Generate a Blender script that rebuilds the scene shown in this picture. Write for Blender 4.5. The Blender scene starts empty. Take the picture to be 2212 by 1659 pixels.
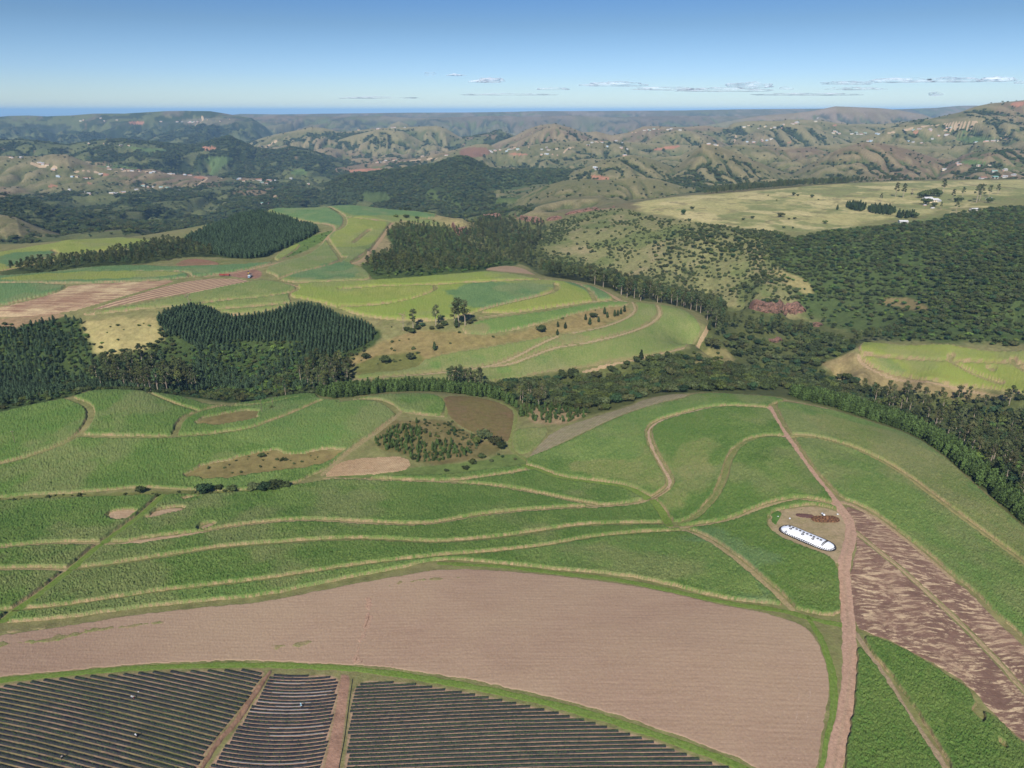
import bpy, bmesh, math, random
import numpy as np
from mathutils import Vector, Matrix
random.seed(7); rng = np.random.default_rng(7)
S = bpy.context.scene
COL = S.collection
R = math.radians
# ---------------------------------------------------------------- camera
H = 160.0; PITCH = R(21.1); F = 1533.7; CU, CV = 1106.0, 829.5   # drone height, tilt; pixel frame 2212 x 1659 used to measure the photo
cP, sP = math.cos(PITCH), math.sin(PITCH)
cd = bpy.data.cameras.new('camera'); cam = bpy.data.objects.new('camera', cd); COL.objects.link(cam)
cam.location = (0, 0, H); cam.rotation_euler = (R(90) - PITCH, 0, 0)
cd.sensor_width = 36; cd.lens = 36 * F / 2212; cd.clip_start = 1; cd.clip_end = 400000
S.camera = cam
# ---------------------------------------------------------------- light
S.view_settings.view_transform = 'Standard'; S.view_settings.look = 'None'; S.view_settings.gamma = 1
S.view_settings.exposure = 0.5
SUN = Vector((-0.2113, -0.7955, 0.716)).normalized()
SKYSTR = 0.085
ld = bpy.data.lights.new('sun', 'SUN'); ld.energy = 4.3; ld.angle = R(0.53); ld.color = (1.0, 0.93, 0.82)
sun = bpy.data.objects.new('sun', ld); COL.objects.link(sun); sun.rotation_euler = SUN.to_track_quat('Z', 'Y').to_euler()
W = bpy.data.worlds.new("World"); S.world = W; W.use_nodes = True
nt = W.node_tree; bg = nt.nodes['Background']
sky = nt.nodes.new('ShaderNodeTexSky'); sky.sky_type = 'NISHITA'; sky.sun_disc = False
sky.sun_elevation = math.asin(SUN.z); sky.sun_rotation = math.atan2(SUN.x, SUN.y)
sky.altitude = 500; sky.air_density = 1.0; sky.dust_density = 0.35; sky.ozone_density = 2.2
# clear winter air: the dome deepens quickly away from the horizon
geo = nt.nodes.new('ShaderNodeTexCoord'); sep = nt.nodes.new('ShaderNodeSeparateXYZ'); nt.links.new(geo.outputs['Generated'], sep.inputs[0])
rmp = nt.nodes.new('ShaderNodeValToRGB'); nt.links.new(sep.outputs[2], rmp.inputs[0]); ce = rmp.color_ramp.elements
ce[0].position = 0.0; ce[0].color = (.72, .86, 1.05, 1); ce[1].position = .045; ce[1].color = (.52, .68, .98, 1)
for p_, c_ in ((.10, (.38, .51, .69, 1)), (.155, (.265, .44, .70, 1)), (.275, (.165, .47, .93, 1)), (.6, (.12, .34, .66, 1))): e_ = ce.new(p_); e_.color = c_
mul = nt.nodes.new('ShaderNodeMix'); mul.data_type = 'RGBA'; mul.blend_type = 'MULTIPLY'; mul.inputs[0].default_value = 1
nt.links.new(sky.outputs[0], mul.inputs[6]); nt.links.new(rmp.outputs[0], mul.inputs[7]); nt.links.new(mul.outputs[2], bg.inputs[0]); bg.inputs[1].default_value = SKYSTR
S.cycles.volume_bounces = 0; S.cycles.max_bounces = 5; S.cycles.diffuse_bounces = 2; S.cycles.transparent_max_bounces = 6
# ---------------------------------------------------------------- helpers
def tag(o, label=None, cat=None, group=None, kind=None):
    for k, v in (('label', label), ('category', cat), ('group', group), ('kind', kind)):
        if v: o[k] = v
    return o
def sm(t): t = np.clip(t, 0, 1); return t * t * (3 - 2 * t)
_tab = rng.random((256, 256)).astype(np.float32)
def vnoise(x, y):
    xi = np.floor(x).astype(np.int64); yi = np.floor(y).astype(np.int64)
    fx = (x - xi); fy = (y - yi); fx = fx * fx * (3 - 2 * fx); fy = fy * fy * (3 - 2 * fy)
    a = _tab[xi & 255, yi & 255]; b = _tab[(xi + 1) & 255, yi & 255]; c = _tab[xi & 255, (yi + 1) & 255]; d = _tab[(xi + 1) & 255, (yi + 1) & 255]
    return (a * (1 - fx) + b * fx) * (1 - fy) + (c * (1 - fx) + d * fx) * fy
def fbm(x, y, s, o=4, g=0.5, off=0):
    t = 0; a = 1; n = 0
    for i in range(o):
        t = t + a * vnoise(x / s + 17.3 * i + off, y / s - 9.1 * i + off * 1.7); n += a; a *= g; s = s / 2.03
    return t / n
def chaikin(p, closed, it=2):
    p = np.array(p, float)
    for _ in range(it):
        q = np.roll(p, -1, 0) if closed else p[1:]
        b = p if closed else p[:-1]
        r = np.empty((2 * len(b), 2)); r[0::2] = .75 * b + .25 * q; r[1::2] = .25 * b + .75 * q
        p = r if closed else np.vstack([p[:1], r, p[-1:]])
    return p
# crops of the photo used while measuring -> full frame
OFF = dict(A1=(0, 121), A2=(734.5, 121), A3=(1469, 121), B1=(0, 518.5), B2=(734.5, 518.5), B3=(1469, 518.5), C1=(0, 916), C2=(734.5, 864), C3=(1469, 864), E1=(0, 1296), E2=(734.5, 1244), E3=(1469, 1244))
def Q(k, *pts): ox, oy = OFF[k]; return [(ox + .336 * x, oy + .336 * y) for x, y in pts]
def Yof(v, z): return (H - z) / math.tan(PITCH + math.atan((v - CV) / F))
def XYof(u, v, z=None, Y=None):
    k = (CV - v) / F
    if Y is None: Y = Yof(v, z)
    dep = Y / (cP + k * sP)          # ray: Y = d*(cP + k*sP), Z-H = d*(k*cP - sP)
    return (u - CU) / F * dep, Y, H + dep * (k * cP - sP)
# ---------------------------------------------------------------- the lie of the land: control points (u, v, elevation) read off the photo
CPZ = [(-500,1900,0),(1106,1900,0),(2800,1900,-3),(-100,1659,-1),(650,1659,-2.5),(1100,1659,0),(1700,1659,0),(2300,1659,-4),(0,1450,-2),(600,1450,-4),(1100,1450,0),(1500,1400,1),(1800,1400,0),(2300,1450,-6),
(0,1330,-5),(500,1290,-6),(900,1215,-4),(1300,1230,-3),(1700,1300,-1),(1830,1200,1),(2250,1250,-6),(0,1180,-9),(400,1150,-9),(800,1150,-9),(1200,1130,-8),(1500,1130,-6),(1750,1130,0),(2100,1100,-6),
(0,1075,-15),(430,1055,-15),(700,1035,-15),(1000,1025,-15),(1150,1000,-14),(1300,1050,-11),(1450,1110,-8),(1650,880,0),(1500,900,-2),(1400,960,-5),(1650,1000,2),(1820,1090,1),(1900,950,-4),(1200,960,-13),(1170,980,-14),(1300,900,-9),
(1450,852,-5),(1550,848,-3),(1680,855,-3),(1800,880,-6),(2000,970,-11),(2212,1130,-14),(2330,1260,-16),
(1300,825,-45),(1500,800,-60),(1650,800,-68),(1800,840,-68),(1900,870,-66),(2050,900,-66),(2212,960,-66),(2400,1000,-66),(1200,845,-36),
(0,890,-11),(100,866,-9),(180,845,-8),(300,845,-8),(450,866,-13),(560,876,-15),(700,862,-13),(850,855,-11),(950,853,-10),(1060,862,-13),(1105,895,-15),(1120,960,-15),(100,950,-11),(300,940,-9),(600,950,-11),(750,915,-9),(500,1000,-14),(900,930,-11),(950,1000,-15),(200,1020,-13),
(-100,850,-40),(0,835,-44),(150,815,-45),(300,828,-45),(500,832,-40),(650,828,-35),(760,805,-31),(870,835,-27),(1000,840,-30),
(100,760,-28),(250,720,-17),(400,700,-13),(400,780,-35),(550,700,-14),(550,790,-38),(700,680,-11),(700,750,-25),(800,740,-21),(150,690,-13),(0,720,-19),(0,780,-35),(-200,740,-28),
(0,660,-8),(250,650,-6),(400,620,-3),(550,600,-2),(0,600,-4),(300,590,-3),(550,565,-2),(-200,600,-5),(640,690,-10),(850,690,-11),(900,630,-4),(1050,590,1),(1000,650,-6),(1200,604,-3),(1300,632,-8),(1350,655,-11),(1450,670,-16),(1520,700,-24),(1500,740,-28),(1300,792,-34),(1100,822,-36),(940,825,-33),(790,815,-31),(900,770,-25),(1100,750,-22),(1300,720,-18),(1000,700,-11),(850,740,-20),(1150,700,-13),(750,608,-3),
(1100,580,-22),(950,560,-28),(1050,540,-36),(900,520,-20),(820,560,-18),(1130,570,-38),(1180,590,-46),
(600,450,0),(750,443,2),(900,455,-1),(700,500,-1),(780,485,0),(800,540,-6),(640,540,-10),(600,600,-3),(1000,470,-6),(960,500,-22),(1110,490,-62),(1150,520,-62),(1060,520,-45),
(150,522,-6),(300,518,-10),(0,545,-6),(200,560,-12),(120,590,-8),(400,545,-18),(540,460,-6),(500,530,-18),(640,492,-12),(450,500,-10),(-200,540,-10),
(1750,700,-62),(1900,715,-56),(2212,735,-50),(1850,752,-36),(2050,744,-32),(2212,762,-31),(2400,790,-33),(1870,800,-40),(2000,828,-46),(2212,862,-46),(1790,795,-50),(1880,835,-54),(2000,650,-28),(2212,650,-12),(1800,600,-28),(2000,550,-6),(2212,550,6),(2400,600,5),(1850,520,-4),(2212,480,12),(2212,420,10),(2450,450,14),
(1600,684,-68),(1680,643,-34),(1690,690,-60),(1250,500,-24),(1180,500,-48),(1300,550,-42),(1330,600,-62),(1450,635,-70),(1530,650,-68),(1450,580,-32),(1550,600,-40),(1640,615,-32),(1600,560,-20),(1500,520,-8),(1450,480,-2),(1320,460,-8),(1200,485,-34),(1150,452,-18),(1150,474,-46),(1230,460,-22),
(1400,432,-2),(1560,418,-1),(1700,403,0),(1850,395,2),(2000,388,4),(2212,386,6),(1600,450,-1),(1900,450,0),(1700,490,-4),(1900,485,-4)]
CPY = [(300,1400,-70),(600,1600,-120),(750,1650,-120),(900,1700,-120),(1050,1650,-100),(-100,1400,-90),(400,1500,-110),(150,1250,-70),(1300,1750,-55),(1600,2150,-60),(1900,2300,-60),(2200,2300,-60),(2600,2200,-50)]
pts = [XYof(u, v, z=z) for u, v, z in CPZ]
for u, Y, z in CPY: pts.append(((u - CU) / F * (Y * cP + (H - z) * sP), Y, z))
for un in (-.9, -.6, -.3, 0, .3, .6, .9):
    for Y in (2700, 4500, 9000, 30000): pts.append((un * (Y * cP + H * sP), Y, -145))
P = np.array(pts)
def dom(x, y): return np.stack([x / (y * cP + H * sP) * 1.15, np.log(y)], -1)
cx = dom(P[:, 0], P[:, 1])
def kern(a, b):
    d = np.sqrt(((a[:, None, :] - b[None, :, :]) ** 2).sum(-1)) + 1e-9
    return d * d * np.log(d + 1e-12) * .3 + d
K = kern(cx, cx) + np.eye(len(cx)) * -2e-4
A_ = np.block([[K, np.c_[np.ones(len(cx)), cx]], [np.c_[np.ones(len(cx)), cx].T, np.zeros((3, 3))]])
wts = np.linalg.solve(A_, np.r_[P[:, 2] / P[:, 1], np.zeros(3)])
# ---------------------------------------------------------------- grid that thins out with distance
UMAX = 0.86
NC = 1500; UN = np.linspace(-UMAX, UMAX, NC)
ys = [92.0]
while ys[-1] < 31000:
    y = ys[-1]; ys.append(y + min(max(.8 * (H * H + y * y) / H / 710, .3), .0045 * y))
YR = np.array(ys); NR = len(YR)
XX = (UN[None, :] * (YR[:, None] * cP + H * sP)); YY = np.repeat(YR[:, None], NC, 1)
# coarse evaluation, then upsample
cu = np.linspace(-UMAX, UMAX, 260); cyr = np.exp(np.linspace(math.log(92), math.log(YR[-1]), 420))
cX = cu[None, :] * (cyr[:, None] * cP + H * sP); cY = np.repeat(cyr[:, None], len(cu), 1)
dd = dom(cX.ravel(), cY.ravel()); out = np.empty(len(dd))
for i in range(0, len(dd), 20000):
    b = dd[i:i + 20000]; out[i:i + 20000] = kern(b, cx) @ wts[:-3] + wts[-3] + b @ wts[-2:]
ZC = out.reshape(cX.shape) * cY
def bil(A, fi, fj):
    i = np.clip(np.floor(fi).astype(int), 0, A.shape[0] - 2); j = np.clip(np.floor(fj).astype(int), 0, A.shape[1] - 2)
    a = np.clip(fi - i, 0, 1); b = np.clip(fj - j, 0, 1)
    return (A[i, j] * (1 - b) + A[i, j + 1] * b) * (1 - a) + (A[i + 1, j] * (1 - b) + A[i + 1, j + 1] * b) * a
ci = np.interp(np.log(YR), np.log(cyr), np.arange(len(cyr))); cj = np.interp(UN, cu, np.arange(len(cu)))
ZZ = bil(ZC, np.repeat(ci[:, None], NC, 1), np.repeat(cj[None, :], NR, 0))
ZZ = np.where(YY > 2300, np.minimum(ZZ, -90), ZZ)
# small undulation and, on bushy slopes, gullies
UIM = CU + F * UN                       # image column of each grid column (flat approximation)
far = sm((YY - 1150) / 500)
gl = 1 - np.minimum(1, np.abs(fbm(XX + 60 * fbm(XX, YY, 300, 2), YY * .55, 190, 4, .5) - .5) * 5.5)
ZZ = ZZ + far * (1 - sm((YY - 2600) / 900)) * 46 * (.7 - gl) * sm((-20 - ZZ) / 50)
ZZ = ZZ + (fbm(XX, YY, 60, 3, .5, 3) - .5) * 1.6 * sm((YY - 230) / 300)
# ridges and hills further out: crest line (u, v), distance, front length, back length, foot level, gully size, gully depth
RID = [
 ([(380,262),(520,246),(600,247),(855,243.6),(1000,243),(1106,241.5),(1155,240),(1300,239.5),(1469,238.6),(1600,236),(1771,234.6),(1906,237),(1950,235.6),(2020,233),(2074,228.5),(2107,228),(2160,232),(2600,236)], 9800, 1500, 1800, -150, 520, 60, .5),
 ([(350,300),(540,254),(600,249),(735,252),(820,250),(900,255),(980,253),(1060,250),(1150,252),(1230,249),(1330,253),(1400,251),(1469,250),(1560,251),(1650,249),(1720,252),(1850,256),(2000,258),(2300,262)], 8000, 2000, 1200, -150, 400, 130, .8),
 ([(1500,275),(1637,250),(1704,245),(1758,238.6),(1805,229),(1839,230.5),(1906,233.6),(1939,237),(1993,247),(2013,254),(2080,275)], 7000, 1700, 1500, -150, 360, 120, .8),
 ([(820,290),(845,268),(862,262),(880,268),(905,290)], 6600, 700, 700, -150, 300, 30, .5),
 ([(930,300),(965,277),(1010,270),(1060,274),(1120,284),(1180,300)], 8500, 1500, 1500, -150, 400, 80, .7),
 ([(-300,255),(0,252),(23,250),(60,249),(101,251),(151,249),(202,245),(269,245),(353,240),(403,239),(454,240),(487,245),(514,250),(544,255),(571,272),(588,286),(640,300)], 7000, 2600, 1800, -140, 420, 130, .8),
 ([(560,300),(595,290),(638,282),(672,274),(699,276),(739,286),(775,281),(818,277),(862,275),(943,271.5),(963,277),(990,294),(1003,298)], 5200, 1300, 900, -140, 260, 95, .9),
 ([(985,305),(1003,297),(1037,293),(1080,281),(1111,294),(1140,305)], 5000, 700, 700, -140, 200, 40, .7),
 ([(1080,305),(1111,294),(1138,279),(1168,269),(1198,266),(1218,272),(1232,274),(1259,286),(1289,283),(1322,292),(1356,286),(1390,272),(1423,272),(1474,274),(1519,270.5),(1570,275.6),(1583,265.5),(1613,260.5),(1687,260.5),(1704,257),(1771,259),(1822,267),(1906,267),(1956,262),(2006,260),(2080,262),(2300,262)], 4600, 1300, 900, -120, 240, 75, .8),
 ([(1900,285),(1956,264),(2006,257),(2040,250),(2074,242),(2107,230),(2141,223),(2191,218.5),(2212,216),(2350,212),(2500,225)], 3700, 1000, 900, -60, 200, 50, .6),
 ([(-250,300),(0,303),(50,302),(101,309),(151,314),(168,309),(235,301),(269,302),(336,309),(386,314),(437,311),(470,301),(497,295),(524,309),(554,322),(598,326),(632,319),(672,326),(743,353),(800,368)], 4000, 1000, 700, -135, 190, 60, .7),
 ([(700,372),(788,353),(902,341),(970,326),(1030,311),(1054,311),(1074,322),(1130,316),(1200,306),(1290,303),(1400,308),(1500,314),(1600,322)], 3700, 800, 400, -130, 200, 34, .6),
 ([(-250,340),(0,337),(84,338),(111,333),(144,333),(168,343),(198,356),(302,368),(329,365),(370,378),(470,384),(554,387),(605,397),(660,412)], 3150, 620, 500, -140, 150, 18, .5),
 ([(720,392),(734,382),(802,373),(852,368),(902,361),(936,356),(970,344),(997,339),(1013,341),(1037,353),(1054,363),(1087,369),(1138,369),(1190,366),(1240,372),(1300,380)], 2700, 1050, 450, -135, 210, 55, .5),
 ([(1150,385),(1181,369),(1232,350),(1259,343),(1306,344),(1336,341),(1359,334),(1380,336),(1406,341),(1440,338),(1469,336),(1490,325),(1519,309),(1535,311),(1560,317),(1590,311),(1640,314),(1720,318),(1800,312),(1862,306),(1939,311),(2000,316),(2074,314),(2140,306),(2300,300)], 3150, 850, 500, -62, 210, 52, .75),
 ([(1060,470),(1100,447),(1134,423),(1170,405),(1218,390),(1259,387),(1322,389),(1373,380),(1423,388),(1478,405),(1540,412),(1640,408),(1760,396),(1900,391),(2050,390)], 2000, 600, 350, -70, 150, 20, .6),
 ([(-250,395),(0,421),(67,433),(110,452),(160,480)], 1900, 330, 300, -125, 120, 22, .6),
 ([(-250,430),(0,464),(34,470),(84,494),(118,507),(155,520),(180,535)], 1500, 280, 300, -110, 90, 12, .5),
 ([(1400,400),(1450,368),(1490,336),(1519,310),(1545,312),(1600,334),(1680,368),(1770,400)], 2550, 620, 380, -66, 130, 16, .5),
 ([(1680,392),(1760,350),(1810,322),(1862,307),(1900,308),(1960,321),(2040,348),(2120,388)], 2600, 620, 380, -64, 140, 20, .5),
 ([(2000,385),(2080,335),(2140,320),(2212,326),(2400,330)], 2500, 600, 380, -60, 140, 20, .5),
 ([(1195,398),(1240,372),(1300,347),(1359,334),(1400,341),(1450,360),(1510,398)], 2600, 620, 380, -66, 130, 18, .5),
 ([(1080,325),(1150,290),(1198,266),(1225,274),(1260,290),(1310,318)], 4250, 700, 500, -115, 150, 46, .5),
 ([(1370,322),(1410,296),(1469,278),(1520,288),(1580,316)], 4050, 700, 500, -115, 150, 40, .5),
 ([(1570,312),(1640,278),(1687,263),(1750,272),(1830,306)], 4150, 700, 500, -110, 150, 36, .5),
 ([(1850,300),(1920,276),(1990,268),(2060,280),(2140,300)], 3500, 600, 400, -80, 140, 30, .5),
 ([(700,312),(760,293),(818,279),(870,283),(910,305)], 4900, 700, 500, -140, 150, 60, .5),
]
def smax(a, b, k): h = np.clip(.5 + .5 * (a - b) / k, 0, 1); return b * (1 - h) + a * h + k * h * (1 - h)
AA = XX / YY
RIDMASK = np.zeros(ZZ.shape, np.int8)
for ri, (cr, D, Lf, Lb, foot, gs, ga, gp) in enumerate(RID):
    c = np.array([XYof(u, v, Y=D) for u, v in cr]); ca = c[:, 0] / c[:, 1]
    r0 = np.searchsorted(YR, D - Lf * 1.35); r1 = np.searchsorted(YR, D + Lb * 1.2)
    y = YY[r0:r1]; a = AA[r0:r1]; x = XX[r0:r1]
    ta = .05 if D < 3300 else .08
    zc = np.interp(a, np.r_[ca[0] - ta, ca, ca[-1] + ta], np.r_[foot - 60, c[:, 2], foot - 60], left=-900, right=-900)
    wob = (fbm(x, y * 0 + ri * 50, gs * 1.5, 3) - .5) * Lf * .3
    Df = D + wob * 0.0
    warp = 1 + .35 * (fbm(x + ri * 999, y * 0, gs * 2.2, 2) - .5) * 2
    t = np.where(y < Df, (Df - y) / (Lf * warp), (y - Df) / Lb)
    prof = np.exp(-(t * 1.45) ** 1.5) if gp < .75 else np.exp(-(t * 1.7) ** 1.1)
    tw = gs * .5 * fbm(x + 77 * ri, y, gs * 1.2, 3)
    g = 1 - np.minimum(1, np.abs(fbm(x + tw, y * .38 + 31 * ri, gs, 3, .45) - .5) * 6.5)      # gullies running down the slope
    g2 = 1 - np.minimum(1, np.abs(fbm(x + tw * .5, y * .5 + 11 * ri, gs * .33, 3, .5, 4) - .5) * 5)
    g = g ** 1.3 + .33 * g2
    env = np.clip(t * 3.2, 0, 1) * np.clip((1.5 - t) * 1.2, 0, 1)
    z = foot + (zc - foot) * prof - ga * env * g * 1.15 * (y < Df + 1)
    z += (zc > foot) * ga * .12 * (fbm(x, y, gs * .3, 3) - .5) * np.clip(t * 4, .12, 1)
    o = ZZ[r0:r1]; kk = max(2., D * .0012)
    m = (zc > foot - 300) & (z > o - kk)
    RIDMASK[r0:r1][(z > o)] = ri + 1
    ZZ[r0:r1] = np.where(m, smax(z, o, kk), o)
# red rock bands: little cliffs where the gorge cuts the sandstone
lg = np.log(YR)
def hgt(x, y, A=None):
    A = ZZ if A is None else A
    x = np.asarray(x, float); y = np.asarray(y, float)
    fi = np.interp(y, YR, np.arange(NR)); fj = (x / (y * cP + H * sP) + UMAX) / (2 * UMAX) * (NC - 1)
    return bil(A, fi, fj)
def unproj(u, v, y0=95., y1=1700.):
    k = (CV - v) / F; dep = YR / (cP + k * sP); x = (u - CU) / F * dep; z = H + dep * (k * cP - sP)
    s = (YR >= y0) & (YR <= y1); g = z - hgt(x, YR)
    gs_ = g[s]; ys_ = YR[s]; hit = np.nonzero(gs_ <= 0)[0]
    if len(hit):
        i = hit[0]
        if i == 0: Y = ys_[0]
        else: a, b = gs_[i - 1], gs_[i]; Y = ys_[i - 1] + (ys_[i] - ys_[i - 1]) * a / (a - b + 1e-9)
    else: Y = ys_[np.argmin(gs_)]
    return (u - CU) / F * Y / (cP + k * sP), Y
def world(pts, closed, y0=95., y1=1700., it=2):
    return np.array([unproj(u, v, y0, y1) for u, v in chaikin(pts, closed, it)])
def box_rows(w, pad):
    r0 = max(np.searchsorted(YR, w[:, 1].min() - pad) - 1, 0); r1 = min(np.searchsorted(YR, w[:, 1].max() + pad) + 1, NR)
    X = XX[r0:r1]; cols = np.nonzero(((X > w[:, 0].min() - pad) & (X < w[:, 0].max() + pad)).any(0))[0]
    if len(cols) == 0: return None
    return slice(r0, r1), slice(cols[0], cols[-1] + 1)
def sdf(w, closed, sl):
    x = XX[sl]; y = YY[sl]; d = np.full(x.shape, 1e12); ins = np.zeros(x.shape, bool); n = len(w)
    for i in range(n if closed else n - 1):
        x0, y0 = w[i]; x1, y1 = w[(i + 1) % n]; ex, ey = x1 - x0, y1 - y0; L = ex * ex + ey * ey + 1e-9
        t = np.clip(((x - x0) * ex + (y - y0) * ey) / L, 0, 1)
        d = np.minimum(d, (x - x0 - t * ex) ** 2 + (y - y0 - t * ey) ** 2)
        if closed and y0 != y1: ins ^= ((y0 > y) != (y1 > y)) & (x < (x1 - x0) * (y - y0) / (y1 - y0) + x0)
    d = np.sqrt(d)
    return np.where(ins, d, -d) if closed else d
TX = UIM
# ---------------------------------------------------------------- materials
def new_mat(name, rough=.8, spec=.15):
    m = bpy.data.materials.new(name); m.use_nodes = True; b = m.node_tree.nodes['Principled BSDF']
    b.inputs['Roughness'].default_value = rough; b.inputs['Specular IOR Level'].default_value = spec
    return m, m.node_tree, b
def flat(name, c, rough=.7, spec=.2, metal=0, var=0):
    m, t, b = new_mat(name, rough, spec); b.inputs['Base Color'].default_value = (*c, 1); b.inputs['Metallic'].default_value = metal
    if var:
        n = t.nodes.new('ShaderNodeTexNoise'); n.inputs['Scale'].default_value = var; n.inputs['Detail'].default_value = 4
        g = t.nodes.new('ShaderNodeTexCoord'); t.links.new(g.outputs['Object'], n.inputs['Vector'])
        mx = t.nodes.new('ShaderNodeMix'); mx.data_type = 'RGBA'; t.links.new(n.outputs[0], mx.inputs[0])
        mx.inputs[6].default_value = (*[q * .6 for q in c], 1); mx.inputs[7].default_value = (*[min(1, q * 1.35) for q in c], 1)
        t.links.new(mx.outputs[2], b.inputs['Base Color'])
    return m
def noise(t, vec, sc, det=4, rough=.6, stretch=None, rot=0):
    n = t.nodes.new('ShaderNodeTexNoise'); n.inputs['Scale'].default_value = sc; n.inputs['Detail'].default_value = det; n.inputs['Roughness'].default_value = rough
    if stretch or rot:
        mp = t.nodes.new('ShaderNodeMapping'); mp.inputs['Scale'].default_value = stretch or (1, 1, 1); mp.inputs['Rotation'].default_value = (0, 0, rot)
        t.links.new(vec, mp.inputs[0]); vec = mp.outputs[0]
    t.links.new(vec, n.inputs['Vector']); return n.outputs[0]
def ramp(t, fac, lo, hi):
    m = t.nodes.new('ShaderNodeMapRange'); m.inputs[1].default_value = lo; m.inputs[2].default_value = hi; t.links.new(fac, m.inputs[0]); return m.outputs[0]
def mix(t, fac, a, b, mode='MIX'):
    m = t.nodes.new('ShaderNodeMix'); m.data_type = 'RGBA'; m.blend_type = mode
    for s, v in ((0, fac), (6, a), (7, b)):
        if isinstance(v, (int, float)): m.inputs[s].default_value = v
        elif isinstance(v, tuple): m.inputs[s].default_value = (*v, 1)
        else: t.links.new(v, m.inputs[s])
    return m.outputs[2]
def math_(t, op, a, b=0):
    m = t.nodes.new('ShaderNodeMath'); m.operation = op
    for s, v in ((0, a), (1, b)):
        if isinstance(v, (int, float)): m.inputs[s].default_value = v
        else: t.links.new(v, m.inputs[s])
    return m.outputs[0]
def attr(t, n): a = t.nodes.new('ShaderNodeAttribute'); a.attribute_name = n; return a.outputs['Color']
def coord(t): return t.nodes.new('ShaderNodeTexCoord').outputs['Object']
def bump(t, b, h, strength, dist):
    n = t.nodes.new('ShaderNodeBump'); n.inputs['Strength'].default_value = strength; n.inputs['Distance'].default_value = dist
    t.links.new(h, n.inputs['Height']); t.links.new(n.outputs[0], b.inputs['Normal'])
def two_tone(name, scales, lo=.35, hi=.65, rough=.85, bmp=None, spec=.1):
    m, t, b = new_mat(name, rough, spec); v = coord(t); f = None
    for sc, w in scales:
        n = math_(t, 'MULTIPLY', noise(t, v, sc, 5, .65), w); f = n if f is None else math_(t, 'ADD', f, n)
    f = ramp(t, f, lo, hi)
    c = mix(t, f, attr(t, 'A'), attr(t, 'B'))
    n2 = ramp(t, noise(t, v, scales[0][0] * 3.1, 4, .75), .3, .7)
    g = t.nodes.new('ShaderNodeMapRange'); g.inputs[3].default_value = .7; g.inputs[4].default_value = 1.3; t.links.new(n2, g.inputs[0])
    h = t.nodes.new('ShaderNodeVectorMath'); h.operation = 'SCALE'; t.links.new(c, h.inputs[0]); t.links.new(g.outputs[0], h.inputs['Scale'])
    t.links.new(h.outputs[0], b.inputs['Base Color'])
    if bmp: bump(t, b, noise(t, v, bmp[0], 4), bmp[1], bmp[2])
    return m
def mesh_obj(name, co, faces, mats, cols=None, smooth=False, parent=None, mi=None):
    me = bpy.data.meshes.new(name); co = np.asarray(co, np.float32)
    if isinstance(faces, np.ndarray):
        k = faces.shape[1]; me.vertices.add(len(co)); me.vertices.foreach_set('co', co.ravel()); me.loops.add(faces.size); me.loops.foreach_set('vertex_index', faces.ravel().astype(np.int32))
        me.polygons.add(len(faces)); me.polygons.foreach_set('loop_start', np.arange(0, faces.size, k, dtype=np.int32))
        me.update(calc_edges=True)
    else: me.from_pydata(co.tolist(), [], faces); me.update()
    for k, c in (cols or {}).items():
        a = me.attributes.new(k, 'FLOAT_COLOR', 'POINT'); c4 = np.ones((len(co), 4), np.float32); c4[:, :3] = c; a.data.foreach_set('color', c4.ravel())
    for m in (mats if isinstance(mats, (list, tuple)) else [mats]): me.materials.append(m)
    if mi is not None: me.polygons.foreach_set('material_index', np.asarray(mi, np.int32))
    me.polygons.foreach_set('use_smooth', np.full(len(me.polygons), smooth))
    o = bpy.data.objects.new(name, me); COL.objects.link(o); o.parent = parent
    return o
def grid_obj(name, sl, z, keep, cols, mat, smooth=True):
    """the cells of the survey grid inside slice sl whose corners touch keep, as one mesh"""
    x = XX[sl]; y = YY[sl]; nr, nc = x.shape
    cell = keep[:-1, :-1] | keep[1:, :-1] | keep[:-1, 1:] | keep[1:, 1:]
    idx = np.arange(nr * nc).reshape(nr, nc)
    f = np.stack([idx[:-1, :-1], idx[:-1, 1:], idx[1:, 1:], idx[1:, :-1]], -1)[cell]
    if not len(f): return None
    used = np.unique(f); mp = np.zeros(nr * nc, np.int32); mp[used] = np.arange(len(used)); f = mp[f]
    co = np.stack([x.ravel()[used], y.ravel()[used], z.ravel()[used]], -1)
    return mesh_obj(name, co, f, mat, {k: c.reshape(-1, 3)[used] for k, c in cols.items()}, smooth)
# ---------------------------------------------------------------- ground colours (two tones mixed by the material)
CA = np.zeros(ZZ.shape + (3,), np.float32); CB = np.zeros_like(CA)
dep = YY * cP + (H - ZZ) * sP
UI = CU + F * XX / dep; VI = CV - F * (YY * sP - (H - ZZ) * cP) / dep
tr = ((ZZ - H) / YY); rm = np.maximum.accumulate(tr, 0); VIS = tr >= rm - 12.0 / YY   # in view from above the lip in front of it
DXC = np.gradient(XX, axis=1); DYC = np.repeat(np.gradient(YR)[:, None], NC, 1); AREA = DXC * DYC
slope = np.hypot(np.gradient(ZZ, axis=0) / DYC, np.gradient(ZZ, axis=1) / DXC)
def lap(n):
    k = n; z = ZZ; out = np.zeros_like(z)
    out[k:-k, k:-k] = (z[2*k:, k:-k] + z[:-2*k, k:-k] + z[k:-k, 2*k:] + z[k:-k, :-2*k]) / 4 - z[k:-k, k:-k]
    return out
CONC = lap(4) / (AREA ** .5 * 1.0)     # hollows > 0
def paint(a, b, m, A_=None):
    m = np.clip(m, 0, 1)[..., None]; a_ = np.array(a, np.float32); b_ = np.array(b, np.float32)
    return m, a_, b_
def put(sl, m, a, b):
    m = np.clip(m, 0, 1)[..., None].astype(np.float32)
    CA[sl] = CA[sl] * (1 - m) + np.array(a, np.float32) * m; CB[sl] = CB[sl] * (1 - m) + np.array(b, np.float32) * m
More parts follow.
